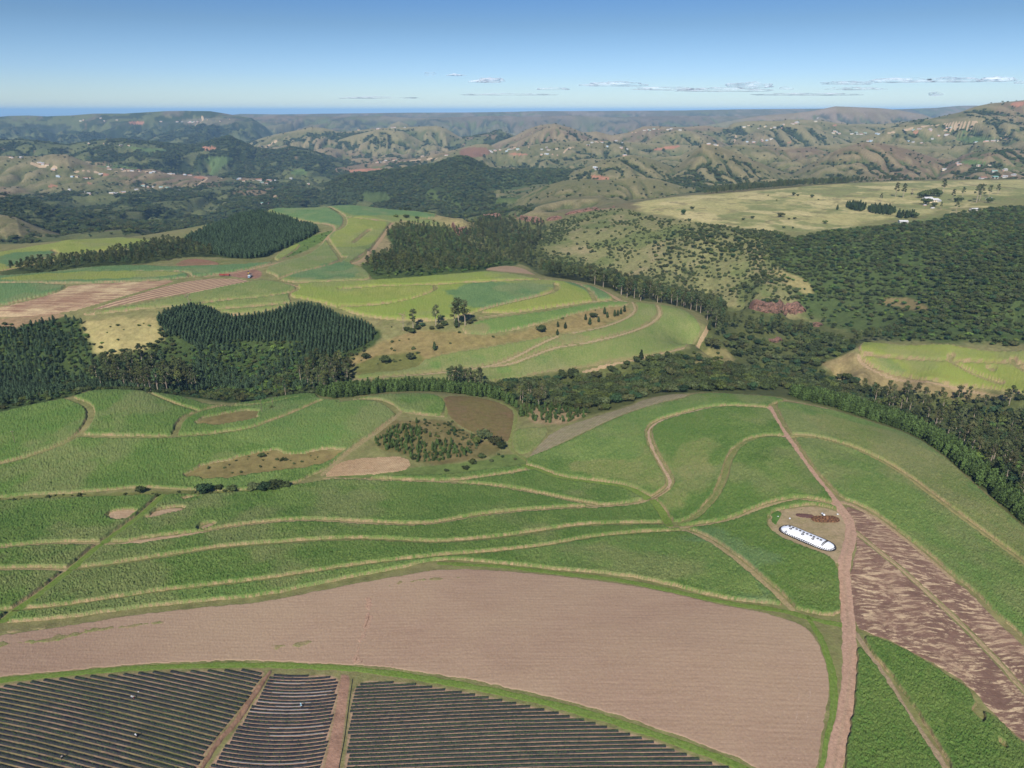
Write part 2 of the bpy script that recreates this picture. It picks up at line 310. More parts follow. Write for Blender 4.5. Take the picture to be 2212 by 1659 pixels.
def inpoly(pts, u, v):
    p = chaikin(pts, True, 1); ins = np.zeros(u.shape, bool)
    for i in range(len(p)):
        x0, y0 = p[i]; x1, y1 = p[(i + 1) % len(p)]
        if y0 != y1: ins ^= ((y0 > v) != (y1 > v)) & (u < (x1 - x0) * (v - y0) / (y1 - y0) + x0)
    return ins
OLIVE = ((.170,.148,.068), (.112,.118,.048)); PINK = ((.185,.128,.082), (.130,.104,.056)); DRY = ((.27,.22,.095), (.20,.19,.075))
BUSH = ((.034,.050,.017), (.062,.085,.026)); WOOD = ((.022,.034,.014), (.040,.056,.020)); LUSH = ((.050,.078,.024), (.075,.10,.032)); SOIL = ((.21,.125,.085), (.17,.10,.068))
VERGE = ((.21,.185,.085), (.13,.15,.05)); PATH = ((.34,.245,.145), (.27,.20,.11)); RED = ((.30,.115,.065), (.22,.09,.055))
far1 = sm((YY - 1200) / 150)
put(slice(None), np.ones_like(ZZ), *VERGE)
nb = fbm(XX, YY, 260, 4, .55, 5); nb2 = fbm(XX, YY, 900, 3, .5, 9)
fr = slice(np.searchsorted(YR, 1200), NR)
put(fr, np.ones_like(ZZ[fr]), *OLIVE)
put(fr, sm((nb2[fr] - .42) * 8), *PINK)
wood_p = np.clip((nb - .5) * 4 + CONC * 1.6 + .25 * (AA < -.02) + .1, 0, 1)      # woodland gathers in hollows and to the left
fx, fy = XX[fr], YY[fr]; u, v = UI[fr], VI[fr]
WD = np.zeros(ZZ.shape, np.float32); WD[fr] = wood_p[fr]
def reg(poly, val, y0=0, y1=99999, rid=None, A=WD, add=None):
    m = inpoly(poly, u, v) & (fy > y0) & (fy < y1)
    if rid: m &= np.isin(RIDMASK[fr], rid)
    if add is not None: A[fr][m] = np.clip(A[fr][m] + add, 0, 1)
    else: A[fr][m] = val
    return m
ALL = [(-900,-400),(3200,-400),(3200,1200),(-900,1200)]
hz = (nb[fr] - .5)
for ids, k in (((1,2),.15),((3,),-.1),((6,),.75),((5,),.6),((7,),.05),((8,),.5),((9,),-.25),((10,),-.3),((11,),.75),((12,),-.2),((13,),-.35),((14,),1.),((15,),-.55),((16,),-.7),((17,),.05),((18,),-.2)):
    m = np.isin(RIDMASK[fr], ids); WD[fr][m] = np.clip(WD[fr][m] + k, 0, 1)
m0 = (RIDMASK[fr] == 0) & (u < 1110 + 260 * (fbm(fx, fy, 90, 3, .5, 6) - .5)); WD[fr][m0] = np.clip(1.1 + hz * 2, 0, 1)[m0]
reg([(-60,425),(280,415),(420,400),(520,385),(640,405),(740,395),(760,440),(600,440),(560,460),(420,505),(330,522),(120,512),(60,490)], 1., 1550)   # dark wooded valley left
reg([(610,375),(760,375),(900,360),(1060,345),(1150,330),(1190,350),(1190,420),(900,440),(620,440)], 1., 2200, 3600, (0, 14))
reg([(300,205),(620,245),(760,300),(740,340),(600,330),(300,310)], 0, add=0)
reg([(-60,338),(110,335),(300,366),(480,384),(600,396),(600,440),(420,400),(300,423),(-60,425)], 0, 2300, 3600, add=-.5)
reg([(1469,300),(2212,300),(2300,385),(1450,410)], 0, 1900, 3500, add=-.15)
wd = WD[fr]
put(fr, sm((wd - .42 + (fbm(fx, fy, 40, 3) - .5) * .9) * 5), *WOOD)
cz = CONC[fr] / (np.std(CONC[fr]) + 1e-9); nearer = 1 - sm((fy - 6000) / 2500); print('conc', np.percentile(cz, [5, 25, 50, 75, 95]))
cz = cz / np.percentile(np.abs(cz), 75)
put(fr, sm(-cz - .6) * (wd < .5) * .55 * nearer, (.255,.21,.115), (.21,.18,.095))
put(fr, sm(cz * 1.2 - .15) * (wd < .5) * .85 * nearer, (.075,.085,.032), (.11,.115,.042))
put(fr, sm((fy - 6000) / 2500) * .6 * np.isin(RIDMASK[fr], (1, 2, 4, 5)), (.060,.062,.045), (.10,.09,.07))
put(fr, sm((fbm(fx, fy, 260, 5, .65, 3) - .50) * 9) * sm((ZZ[fr] - 20) / 90) * (fy > 5500) * .5, (.26,.2,.16), (.20,.15,.12)); put(fr, sm(cz - .2) * (fy > 5500) * .6, (.035,.04,.03), (.06,.065,.045))
GLADE = (fbm(fx, fy, 130, 4, .55, 12) > .56) & (wd > .4) & (RIDMASK[fr] != 14); put(fr, GLADE * .85, (.075,.10,.035), (.13,.13,.055)); WD[fr][GLADE] = .25
def farpatch(poly, a, b, y0=1200, y1=9e4, s=1., nz=0.):
    m = inpoly(poly, u, v) & (fy > y0) & (fy < y1); mm = m * s
    if nz: mm = mm * sm((fbm(fx, fy, 50, 3, .5, 4) - nz) * 7)
    put(fr, mm, a, b); WD[fr][m & (mm > .6)] = -1 if s > .8 and not nz else WD[fr][m & (mm > .6)]
CANEFAR = ((.085,.125,.042), (.10,.15,.05))
farpatch(Q('A1',(1290,660),(1380,650),(1480,640),(1500,670),(1420,720),(1380,765),(1340,765),(1370,720)), *CANEFAR)
farpatch(Q('A1',(780,580),(900,585),(1120,605),(960,620),(860,600)), *CANEFAR)
farpatch(Q('A1',(590,705),(800,703),(930,730),(700,720)), *CANEFAR)
farpatch(Q('A1',(1860,735),(1980,730),(1970,765),(1880,765)), *CANEFAR)
farpatch(Q('A3',(1770,525),(1900,515),(2060,530),(1900,560),(1780,545)), *CANEFAR)
farpatch(Q('A3',(1800,470),(1870,475),(1840,490)), *CANEFAR)
farpatch(Q('A3',(1790,680),(1900,660),(1990,690),(1850,700)), *CANEFAR)
for p in (Q('A1',(1290,580),(1400,585),(1390,605),(1300,605)), Q('A1',(820,420),(930,418),(930,440),(850,440)), Q('A2',(0,735),(230,720),(320,735),(100,755)), Q('A2',(1080,622),(1210,628),(1200,640),(1090,635)), Q('A2',(1990,600),(2170,570),(2190,585),(2050,610)), Q('A1',(640,755),(700,755),(700,770),(640,770)), Q('A1',(300,828),(370,828),(370,842),(310,842)), Q('A1',(540,815),(590,812),(590,828)), Q('A1',(1240,775),(1310,770),(1330,795),(1250,785)), Q('A2',(1600,770),(1660,765),(1760,790),(1640,800)), Q('A3',(1490,485),(1550,487),(1550,500),(1500,500)), Q('A3',(680,550),(720,552),(710,562)), Q('A3',(970,440),(1015,442),(1000,455)), Q('A3',(2120,300),(2212,290),(2212,320),(2140,330))):
    farpatch(p, (.36,.17,.10), (.30,.15,.09))
farpatch(Q('A2',(760,600),(880,580),(980,600),(960,640),(780,660)), (.19,.10,.065), (.16,.095,.06), 3000, 5000)
farpatch(Q('A2',(420,870),(600,800),(820,1000),(1010,830),(930,760),(1100,740),(1450,720),(1390,830),(1100,950),(850,990),(400,950)), *LUSH, 1800, 3600, 1, .44)
farpatch(Q('A2',(130,880),(300,870),(330,940),(170,945)), *LUSH, 1800, 3600, .9)
farpatch(Q('A1',(1150,405),(1520,395),(1500,440),(1200,450)), (.20,.16,.11), (.12,.12,.07), 4000, 9000, .8)
def mottle(poly, a, b, ns, thr, s=.7, y0=95, y1=1900, off=20, k=8):
    w = world(poly, True, y0, y1, 1); sl = box_rows(w, 5); d = sdf(w, True, sl); n = fbm(XX[sl], YY[sl], ns, 5, .6, off)
    put(sl, sm(d / 8 + .5) * sm((n - thr) * k) * s, a, b)
# plateau of dry grass and slopes on the right, painted in plan
def area(poly, a, b, soft=6., y0=95, y1=1700, nz=0., ns=12., it=2, s=1.):
    w = world(poly, True, y0, y1, it); sl = box_rows(w, soft + 20)
    if sl is None: return
    d = sdf(w, True, sl); d = d + (fbm(XX[sl], YY[sl], ns, 4, .55, 2) - .5) * nz
    put(sl, sm(d / soft + .5) * s, a, b); return w
# ---------------------------------------------------------------- fields on the ground (plan areas traced from the photo, cast onto the land)
OCC = np.zeros(ZZ.shape, bool)          # farmed or built ground: nothing wild grows here
STRAW = (.37, .265, .15)
MCANE = two_tone('cane_leaves', [(.75, .6), (.06, .4)], .40, .60, .7, (1.9, .8, .7))
G1 = ((.078,.150,.032), (.138,.200,.052)); G2 = ((.100,.178,.045), (.160,.220,.062)); GY = ((.185,.235,.048), (.250,.265,.068)); GB = ((.085,.160,.058), (.135,.205,.075)); GL = ((.175,.24,.045), (.23,.26,.062)); GM = ((.130,.190,.050), (.205,.220,.078))
def raise_crop(name, label, cat, polys, cuts=(), h=1.7, tints=(), base=G1, mat=None, y0=95, y1=1700, edge=STRAW, rowj=.22, kind='stuff', wob=.45, occ=True, ew=.75, emin=.42):
    ws = [world(p, True, y0, y1, 1) for p in polys]
    allw = np.vstack(ws); sl = box_rows(allw, 6)
    d = np.full(XX[sl].shape, -1e9)
    for w in ws: d = np.maximum(d, sdf(w, True, sl))
    x, y = XX[sl], YY[sl]
    for c in cuts:
        if isinstance(c[1], (int, float)): w = world(c[0], False, y0, y1, 2); d = np.minimum(d, sdf(w, False, sl) - c[1] / 2)
        else: w = world(c, True, y0, y1, 1); d = np.minimum(d, -sdf(w, True, sl) + (fbm(x, y, 9, 3, .5, 6) - .5) * 6)
    d = d + (fbm(x, y, 2.2, 2, .5, 1) - .5) * wob * 2
    cell = np.maximum(DYC[sl], DXC[sl]); w = np.maximum(.55, .5 * cell)
    j = rng.normal(0, rowj, x.shape) * np.minimum(1, .8 / cell + .35) + (fbm(x, y, 7, 3) - .5) * .4 * min(1, h)
    up = sm((d + w * .3) / w)
    j = j * np.clip(d / 1.5, .25, 1)
    z = ZZ[sl] - .3 + (h + .3) * up + j * up
    ca = np.zeros(x.shape + (3,)); cb = ca.copy(); ca[:] = base[0]; cb[:] = base[1]
    for t in tints:
        tw = world(t[0], True, y0, y1, 1); m = sm((sdf(tw, True, sl) + (fbm(x, y, 14, 3, .5, 8) - .5) * t[3]) / max(1., t[3] * .25) + .5)[..., None]
        ca = ca * (1 - m) + np.array(t[1][0]) * m; cb = cb * (1 - m) + np.array(t[1][1]) * m
    big = (fbm(x, y, 45, 4, .55, 3)[..., None] - .5) * .5 + 1
    ca = ca * big; cb = cb * (2 - big); ym = (sm((fbm(x, y, 38, 4, .6, 13) - .53) * 6) * .45)[..., None]
    if mat is None: ca = ca * (1 - ym) + np.array((.17,.19,.078)) * ym; cb = cb * (1 - ym) + np.array((.24,.235,.105)) * ym
    e = sm((np.maximum(emin, ew * w) - d) / np.maximum(.3, .5 * w))[..., None] * (np.clip((vnoise(x * 2.3, y * 2.3) * .6 + fbm(x, y, 9, 3, .6, 5) * .8 - .42) * 2.6, .05, .95)[..., None])
    ca = ca * (1 - e) + np.array(edge) * e; cb = cb * (1 - e) + np.array(edge) * .7 * e
    if occ: OCC[sl] |= d > -1.5
    o = grid_obj(name, sl, z, d > -w * 1.5, dict(A=ca, B=cb), mat or MCANE)
    tag(o, label, cat, None, kind); return o, ws
def strip(name, label, cat, poly, width, mat, lift=.1, a=PATH[0], b=PATH[1], y0=95, y1=1700, wob=.5, kind='structure', it=2):
    w = world(poly, False, y0, y1, it); sl = box_rows(w, width + 8); x, y = XX[sl], YY[sl]
    dd0 = sdf(w, False, sl); wd = width / 2 + (fbm(x, y, 3.5, 3) - .5) * wob * 2; d = wd - dd0
    cell = np.maximum(DYC[sl], DXC[sl])
    z = ZZ[sl] - .12 + (lift + .12) * sm(d / np.maximum(.4, .5 * cell) + .5)
    ca = np.zeros(x.shape + (3,)); cb = ca.copy(); ca[:] = a; cb[:] = b
    mid = np.exp(-((np.abs(dd0) - width * .0) / (width * .10)) ** 2)[..., None] * .35 * (fbm(x, y, 6, 2, .5, 3) > .45)[..., None]     # grassy crown between the wheel ruts
    ca = ca * (1 - mid) + np.array((.2, .19, .1)) * mid
    OCC[sl] |= d > -.8
    o = grid_obj(name, sl, z, d > -cell, dict(A=ca, B=cb), mat); tag(o, label, cat, None, kind); return o
# --- cane, front block
K_main = [(-90,1352),(134,1338),(292,1314),(437,1299),(571,1288),(734,1252),(869,1227),(950,1207),(1070,1216),(1205,1231),(1339,1242),(1440,1262),(1553,1292),(1637,1302),(1700,1308),(1750,1325),(1816,1333),(1815,1294),(1811,1244),(1806,1220),(1788,1203),(1758,1192),(1704,1172),(1672,1154),(1655,1134),(1660,1108),(1704,1097),(1755,1089),(1800,1098),(1812,1106),(1800,1089),(1784,1062),(1757,1032),(1737,1002),(1717,975),(1696,945),(1683,921),(1666,894),(1657,880),(1672,872),(1700,866),(1657,859),(1583,853),(1500,852),(1478,863),(1423,874),(1339,901),(1205,966),(1135,992),(1140,1004),(1100,1011),(1020,1021),(970,1027),(734,1033),(689,1043),(504,1069),(353,1071),(0,1083),(-90,1087)]
p1 = [(208,1175),(235,1176),(302,1173),(400,1158),(454,1148),(504,1138),(638,1124),(743,1128),(869,1136),(943,1133),(1037,1114),(1171,1101),(1306,1096),(1373,1089),(1413,1077),(1443,1056),(1450,1039),(1433,1012),(1410,972),(1400,941),(1403,924),(1427,908),(1478,894),(1536,879),(1603,878),(1657,883)]
p1w = [(208,1175),(101,1175),(0,1185),(-90,1190)]
p2 = [(700,1033),(869,1039),(1037,1047),(1138,1062),(1238,1084),(1306,1096)]; p2b = [(900,1039),(970,1042),(1070,1029),(1151,1015)]
wat = [(1131,1006),(1171,1018),(1205,1033),(1272,1042),(1356,1052),(1390,1072),(1416,1086),(1433,1112),(1447,1134)]
p3 = [(151,1233),(235,1223),(370,1202),(470,1185),(605,1175),(743,1166),(835,1168),(936,1175),(1037,1168),(1138,1156),(1238,1138),(1339,1133),(1447,1134),(1489,1128),(1519,1103),(1550,1066),(1566,1025),(1573,995),(1590,968),(1620,950),(1657,943),(1697,945)]
p3w = [(151,1233),(84,1230),(0,1232),(-90,1236)]
p4 = [(1447,1140),(1490,1139),(1536,1133),(1587,1121),(1637,1099),(1687,1084),(1728,1078),(1771,1084),(1803,1092)]
p5 = [(1500,1150),(1478,1148),(1373,1153),(1272,1163),(1188,1180),(1104,1190),(1054,1195),(970,1201),(869,1211),(743,1227),(571,1255),(437,1269),(302,1286),(201,1302),(101,1316),(34,1320),(-90,1326)]
p6 = [(1478,1146),(1500,1152),(1536,1170),(1570,1193),(1610,1223),(1644,1254),(1671,1276),(1710,1316)]
diag = [(352,1070),(302,1117),(215,1178),(151,1233),(84,1286),(34,1319),(10,1340)]
cuts = [(p1,3.6),(p1w,3.2),(p2,3.2),(p2b,2.8),(wat,4.2),(p3,3.5),(p3w,3),(p4,3.2),(p5,2.6),(p6,3.6),(diag,4.4)]
bare = [[(232,1112),(240,1104),(275,1100),(300,1098),(290,1112),(270,1126),(235,1124)],[(308,1122),(330,1106),(360,1098),(402,1096),(396,1106),(350,1120)],[(428,1144),(444,1132),(462,1129),(460,1140),(432,1146)],[(240,1176),(300,1166),(370,1156),(450,1146),(462,1148),(380,1162),(280,1177)],[(390,1079),(410,1073),(440,1073),(400,1083)]]
raise_crop('sugarcane', 'tall green sugarcane on the broad foreground slope and round hill, cut by winding tracks', 'sugarcane', [K_main], cuts + bare, 1.3, [
  ([(1300,960),(1440,960),(1450,1050),(1400,1060),(1300,1030),(1200,1020)], GM, 0, 16),
  ([(1131,1000),(1205,965),(1340,902),(1480,868),(1640,870),(1660,880),(1480,890),(1400,925),(1400,1000),(1300,1000)], G2, 0, 10),
  ([(1480,1240),(1480,1150),(1640,1190),(1680,1290),(1600,1290)], ((.09,.165,.058),(.14,.21,.075)), 0, 30), ([(1100,1180),(1500,1160),(1640,1250),(1640,1300),(1400,1240),(1100,1210)], G2, 0, 8),
  ([(-90,1330),(300,1292),(700,1240),(960,1200),(960,1214),(700,1262),(300,1325),(-90,1360)], G2, 0, 4),
  ([(1470,960),(1540,940),(1560,1000),(1500,1080),(1460,1100),(1450,1050)], GM, 0, 20)])
K_right = [(1674,871),(1711,873),(1805,890),(1880,915),(1973,944),(2040,991),(2107,1052),(2175,1112),(2260,1185),(2420,1340),(2420,1580),(2212,1380),(2161,1333),(2107,1281),(2060,1245),(2013,1202),(1956,1159),(1906,1119),(1860,1091),(1816,1077),(1798,1055),(1766,1022),(1746,995),(1726,965),(1701,925),(1684,895)]
raise_crop('sugarcane', 'bright green sugarcane right of the dirt road, above the burnt brown stubble', 'sugarcane', [K_right], [([(1700,943),(1745,944),(1788,951),(1855,973),(1939,1015),(2023,1079),(2090,1129),(2141,1166),(2212,1217),(2300,1285)], 5.0)], 1.3, [([(1690,880),(1990,955),(2230,1170),(2300,1290),(2000,1060),(1800,950)], GM, 0, 14)], G2)
T1 = [(1849,1392),(1880,1425),(1906,1462),(1949,1528),(1993,1599),(2037,1665),(2070,1720),(1815,1720),(1824,1659),(1834,1580),(1845,1513),(1850,1452)]
raise_crop('sugarcane', 'narrow green sugarcane wedge between the dirt road and the grassy track', 'sugarcane', [T1], (), 1.3, (), G1)
T2 = [(1862,1373),(1906,1384),(1973,1417),(2040,1460),(2092,1492),(2110,1528),(2160,1562),(2191,1596),(2215,1612),(2330,1700),(2330,1740),(2080,1740),(2054,1659),(2007,1580),(1950,1492),(1900,1432),(1873,1398)]
raise_crop('sugarcane', 'green sugarcane wedge right of the grassy track, bottom right', 'sugarcane', [T2], [[(2100,1535),(2116,1532),(2130,1560),(2120,1565)],[(2135,1580),(2160,1590),(2180,1625),(2160,1620)]], 1.3, (), G1)
# --- cane, left block
K_left = [(-90,915),(0,894),(70,876),(148,862),(201,845),(269,844),(336,850),(403,860),(450,878),(504,875),(560,867),(620,856),(680,850),(690,864),(734,868),(790,860),(835,854),(919,852),(952,858),(964,876),(957,896),(936,899),(869,888),(850,902),(816,929),(758,968),(698,1018),(672,1027),(650,1040),(600,1051),(504,1061),(400,1058),(302,1052),(201,1063),(0,1073),(-90,1077)]
kc = [([(150,861),(161,865),(188,875),(198,891),(193,912),(178,933),(168,943),(134,963),(67,987),(0,1005),(-90,1022)], 4.2), ([(168,943),(302,946),(376,945),(470,938),(538,928),(571,916),(622,898),(690,868)], 3.6), ([(376,945),(385,920),(396,905),(430,890),(470,880),(504,876)], 3.4), ([(322,850),(370,871),(430,890)], 2.6),
 ([(500,880),(560,876),(640,860)], 2.2), ([(735,869),(802,862),(842,875),(859,892)], 4.5), ([(868,889),(850,905),(820,932)], 2.),
 [(415,917),(450,900),(500,892),(538,886),(566,890),(550,908),(480,919)], [(385,1034),(420,1007),(504,990),(571,971),(638,982),(743,968),(732,990),(689,1013),(571,1021),(470,1036)]]
raise_crop('sugarcane', 'green sugarcane on the low rounded fields at left, below the tree valley', 'sugarcane', [K_left], kc, 1.3, [([(-90,915),(150,862),(198,895),(170,943),(0,1005)], G1, 0, 5), ([(500,880),(700,862),(800,862),(850,890),(800,930),(700,990),(560,960),(470,940)], G2, 0, 8), ([(640,1020),(560,1055),(400,1055),(400,1040),(520,1030)], G2, 0, 4)], G1)
raise_crop('sugarcane', 'small plot of pale green young sugarcane between the brown field and the grey stubble', 'sugarcane', [[(1108,928),(1150,925),(1190,924),(1168,961),(1131,984),(1106,971)]], [], .9, (), GM, edge=(.2,.2,.09))
# --- cane, second ridge
K_up = [(598,596),(602,606),(650,612),(734,609),(803,605),(796,590),(778,577),(754,571),(770,560),(801,538),(828,505),(840,485),(862,478),(886,480),(930,488),(956,488),(940,478),(895,473),(938,471),(948,463),(900,458),(852,455),(790,448),(734,442),(692,440),(622,445),(566,458),(615,471),(672,481),(716,485),(728,496),(706,514),(692,533),(660,556),(612,566),(566,586)]
raise_crop('sugarcane', 'yellow-green sugarcane on the far tableland, narrowing towards its top', 'sugarcane', [K_up], [([(734,568),(738,560),(718,535),(706,514)],4),([(600,606),(640,590),(700,578),(738,565),(745,556)],5),([(690,440),(740,462),(748,480),(740,494),(722,500)],5),([(745,470),(820,478),(850,482)],4),([(765,526),(790,505),(800,498)],4)], 2., [
  ([(570,455),(640,446),(690,442),(745,466),(745,494),(716,485),(660,478)], GB, 0, 8), ([(692,440),(850,455),(945,465),(935,472),(850,466),(770,470),(745,462)], GB, 0, 8),
  ([(745,475),(790,465),(842,482),(820,515),(790,537),(700,537),(715,515),(735,497)], GY, 0, 8), ([(600,600),(700,575),(740,560),(790,600),(700,610)], GB, 0, 8)], GM, y0=600)
K_a = [(640,640),(645,625),(622,640),(640,618),(734,610),(815,607),(969,595),(1047,589),(1104,593),(1161,605),(1240,613),(1290,623),(1334,648),(1290,650),(1200,663),(1100,677),(1020,675),(969,692),(862,693),(768,680),(734,665),(680,650)]
K_a = [(618,640),(650,628),(640,614),(734,610)] + K_a[5:]
raise_crop('sugarcane', 'yellow-green sugarcane along the crest of the middle ridge, behind the tall gum trees', 'sugarcane', [K_a], [(Q('B2',(0,320),(300,300),(580,295),(1000,270),(1300,262)),4),(Q('B2',(0,430),(200,430),(450,390),(600,335),(625,310),(595,295)),4),(Q('B2',(870,470),(1000,430),(1200,385),(1370,345),(1400,315),(1390,290)),4.5),(Q('B2',(1500,275),(1600,320),(1630,370),(1640,395)),5),(Q('B2',(1560,278),(1700,330),(1790,390)),5)], 2., [
  (Q('B2',(0,260),(1100,210),(1200,265),(600,300),(600,380),(100,440),(0,440)), GL, 0, 12), (Q('B2',(100,300),(560,305),(590,340),(300,390),(50,390)), GY, 0, 12), (Q('B2',(640,305),(1240,272),(1390,320),(1340,350),(900,450),(750,440)), GB, 0, 22), (Q('B2',(900,470),(1390,350),(1420,310),(1600,360),(1560,400),(1100,460)), GY, 0, 8), (Q('B2',(1400,270),(1600,285),(1760,385),(1640,390),(1560,320)), GB, 0, 6)], GL)
K_b = Q('B2',(900,515),(1100,490),(1400,450),(1660,400),(1790,395),(1860,400),(1900,440),(1880,470),(1700,540),(1480,600),(1700,560),(1880,480),(1910,430),(1880,400),(2000,415),(2100,425),(2250,470),(2320,560),(2290,650),(2180,700),(1900,765),(1500,830),(1300,850),(1000,915),(700,905),(400,905),(150,892),(100,880),(140,850),(500,830),(560,750),(1000,680),(1370,610),(1500,560),(1480,480),(1250,560),(1000,610),(800,605),(780,560))
K_b1 = Q('B2',(780,560),(920,515),(1100,490),(1400,450),(1660,402),(1850,398),(1855,425),(1700,430),(1500,475),(1250,550),(1000,600),(800,605))
K_b2 = Q('B2',(150,895),(60,870),(480,835),(560,752),(1000,685),(1370,612),(1500,600),(1700,555),(1880,480),(1920,440),(1880,400),(2000,412),(2100,425),(2250,465),(2330,560),(2300,650),(2200,698),(1900,762),(1500,828),(1300,850),(1000,912),(700,905),(400,905))
raise_crop('sugarcane', 'green sugarcane strip below the tall gum trees, above the brushy bank', 'sugarcane', [K_b1], [], 1.3, [(Q('B2',(780,560),(950,530),(950,600),(800,605)), ((.2,.19,.08),(.17,.19,.07)), 0, 10)], G2)
raise_crop('sugarcane', 'thin green and tan sugarcane terraces on the lower flank of the middle ridge', 'sugarcane', [K_b2], [(Q('B2',(60,900),(400,875),(700,850),(950,815),(1100,770),(1300,660),(1400,620)),4),(Q('B2',(950,815),(1100,800),(1250,740),(1380,690),(1600,660),(1850,600),(2000,540),(2065,480),(2040,420)),4),(Q('B2',(1480,600),(1700,560),(1850,500),(1905,450),(1880,400)),4)], 1.1, [
  (Q('B2',(150,895),(480,835),(900,830),(1000,912),(400,905)), ((.2,.2,.075),(.17,.2,.065)), 0, 14),(Q('B2',(560,790),(640,780),(640,830),(570,830)), G2, 0, 8),(Q('B2',(820,740),(920,740),(950,800),(850,810)), G2, 0, 10),(Q('B2',(1250,740),(1350,740),(1350,790),(1260,800)), G2, 0, 10),(Q('B2',(1000,820),(1100,820),(1120,870),(1020,870)), G2, 0, 10),(Q('B2',(1300,620),(1500,600),(1640,640),(1400,690)), ((.21,.19,.08),(.16,.19,.07)), 0, 10),(Q('B2',(1200,860),(2212,700),(2180,740),(1300,910)), ((.22,.19,.085),(.18,.18,.07)), 0, 8)], GM, edge=(.27,.21,.11))
raise_crop('sugarcane', 'green sugarcane in curved strips left of the tree plantation, below the striped brown field', 'sugarcane', [Q('B1',(430,492),(800,437),(1150,367),(1600,270),(1720,260),(1850,287),(1920,312),(1850,350),(1880,410),(1800,440),(1500,493),(1420,455),(1340,425),(1000,432),(700,468))], [(Q('B1',(1300,410),(1500,385),(1700,370),(1850,345)),3.5),(Q('B1',(1380,450),(1600,435),(1870,410)),3.5)], 1.7, (), GM)
raise_crop('sugarcane', 'long green and yellow sugarcane strip at left, along the dark wood', 'sugarcane', [Q('B1',(-100,245),(0,235),(300,213),(600,175),(900,165),(1100,178),(1400,168),(1650,153),(1800,142),(1500,208),(1200,243),(800,274),(0,277),(-100,278))], [(Q('B1',(1225,240),(1215,215),(1150,205),(850,205)),3)], 1.7, [(Q('B1',(400,215),(800,205),(1200,215),(1100,240),(600,262),(0,270),(0,250)), GY, 0, 8)], GB)
raise_crop('sugarcane', 'bluish green sugarcane corner at the left edge, above the straw-covered field', 'sugarcane', [Q('B1',(-200,282),(440,284),(380,335),(250,365),(0,425),(-200,450))], [], 1.7, (), GB)
raise_crop('sugarcane', 'yellow-green sugarcane dome at far left, behind the dark wood', 'sugarcane', [[(-90,558),(0,547),(101,528),(201,516),(302,517),(334,521),(326,524),(269,540),(188,545),(134,560),(60,575),(0,586),(-90,595)]], [(Q('B1',(0,190),(200,150),(330,110),(375,85),(340,72)),4)], 1.7, [(Q('B1',(0,90),(350,75),(370,90),(200,150),(0,185)), GB, 0, 8)], GY)
K_sp = [(1851,742),(1900,743),(1973,748),(2023,744),(2212,766),(2420,780),(2420,900),(2212,853),(2140,838),(2070,836),(1973,816),(1889,796),(1862,778)]
raise_crop('sugarcane', 'yellow-green sugarcane on the spur at the right edge, between two wooded gorges', 'sugarcane', [K_sp], [(Q('B3',(1160,740),(1450,770),(1750,782),(2212,800)),2.2),(Q('B3',(1745,745),(1735,770),(1760,800),(1900,870),(2060,925)),3.5),(Q('B3',(2140,770),(2145,800),(2212,842),(2300,880)),3.5),Q('B3',(1970,825),(2010,820),(2045,835),(2000,848))], 1.7, [(Q('B3',(1250,750),(1400,790),(1450,880),(1350,850)), GM, 0, 10)], GY, ew=1.4)
raise_crop('sugarcane', 'small green cane strips beside the fold of the far wood', 'sugarcane', [[(590,560),(605,545),(640,528),(652,528),(630,548),(604,564)]], [], 1.7, (), GL)
# --- bare and stubble fields
def field_mat(name, c1, c2, c3, direction, sx, sy, bands=None, bumpd=.15, lo=.42, hi=.58, patch=.02, warp=0, grain=.27, gsc=.35):
    m, t, b = new_mat(name, .95, .03); v = coord(t)
    if warp:     # straw windrows that swing about the field
        wn = t.nodes.new('ShaderNodeTexNoise'); wn.inputs['Scale'].default_value = .03; t.links.new(v, wn.inputs['Vector']); ws_ = t.nodes.new('ShaderNodeVectorMath'); ws_.operation = 'SCALE'; ws_.inputs['Scale'].default_value = warp; t.links.new(wn.outputs[1], ws_.inputs[0])
        wa = t.nodes.new('ShaderNodeVectorMath'); t.links.new(v, wa.inputs[0]); t.links.new(ws_.outputs[0], wa.inputs[1]); vw = wa.outputs[0]
    else: vw = v
    n1 = noise(t, vw, 1, 6, .7, (sx, sy, 1), -direction); n2 = noise(t, v, patch, 4)
    f = ramp(t, math_(t, 'ADD', math_(t, 'MULTIPLY', n1, .75), math_(t, 'MULTIPLY', n2, .25)), lo, hi)
    c = mix(t, f, c1, c2); c = mix(t, math_(t, 'MULTIPLY', ramp(t, noise(t, v, .9, 5, .75), .5, .7), .6), c, c3)
    c = mix(t, ramp(t, n2, .35, .7), c, mix(t, .8, c, c3))
    if bands:
        w = t.nodes.new('ShaderNodeTexWave'); w.inputs['Scale'].default_value = bands[0]; w.inputs['Distortion'].default_value = bands[1]; w.inputs['Detail'].default_value = 3; w.inputs['Detail Scale'].default_value = .8
        mp = t.nodes.new('ShaderNodeMapping'); mp.inputs['Rotation'].default_value = (0, 0, -direction + R(90)); t.links.new(v, mp.inputs[0]); t.links.new(mp.outputs[0], w.inputs[0])
        c = mix(t, math_(t, 'MULTIPLY', ramp(t, w.outputs[1], .45, .8), bands[2]), c, bands[3])
    g = t.nodes.new('ShaderNodeMapRange'); g.inputs[1].default_value = .3; g.inputs[2].default_value = .7; g.inputs[3].default_value = 1 - grain; g.inputs[4].default_value = 1 + grain; t.links.new(noise(t, v, gsc, 6, .85), g.inputs[0])
    h = t.nodes.new('ShaderNodeVectorMath'); h.operation = 'SCALE'; t.links.new(c, h.inputs[0]); t.links.new(g.outputs[0], h.inputs['Scale']); c = h.outputs[0]
    t.links.new(c, b.inputs['Base Color']); bump(t, b, n1, .6, bumpd); return m
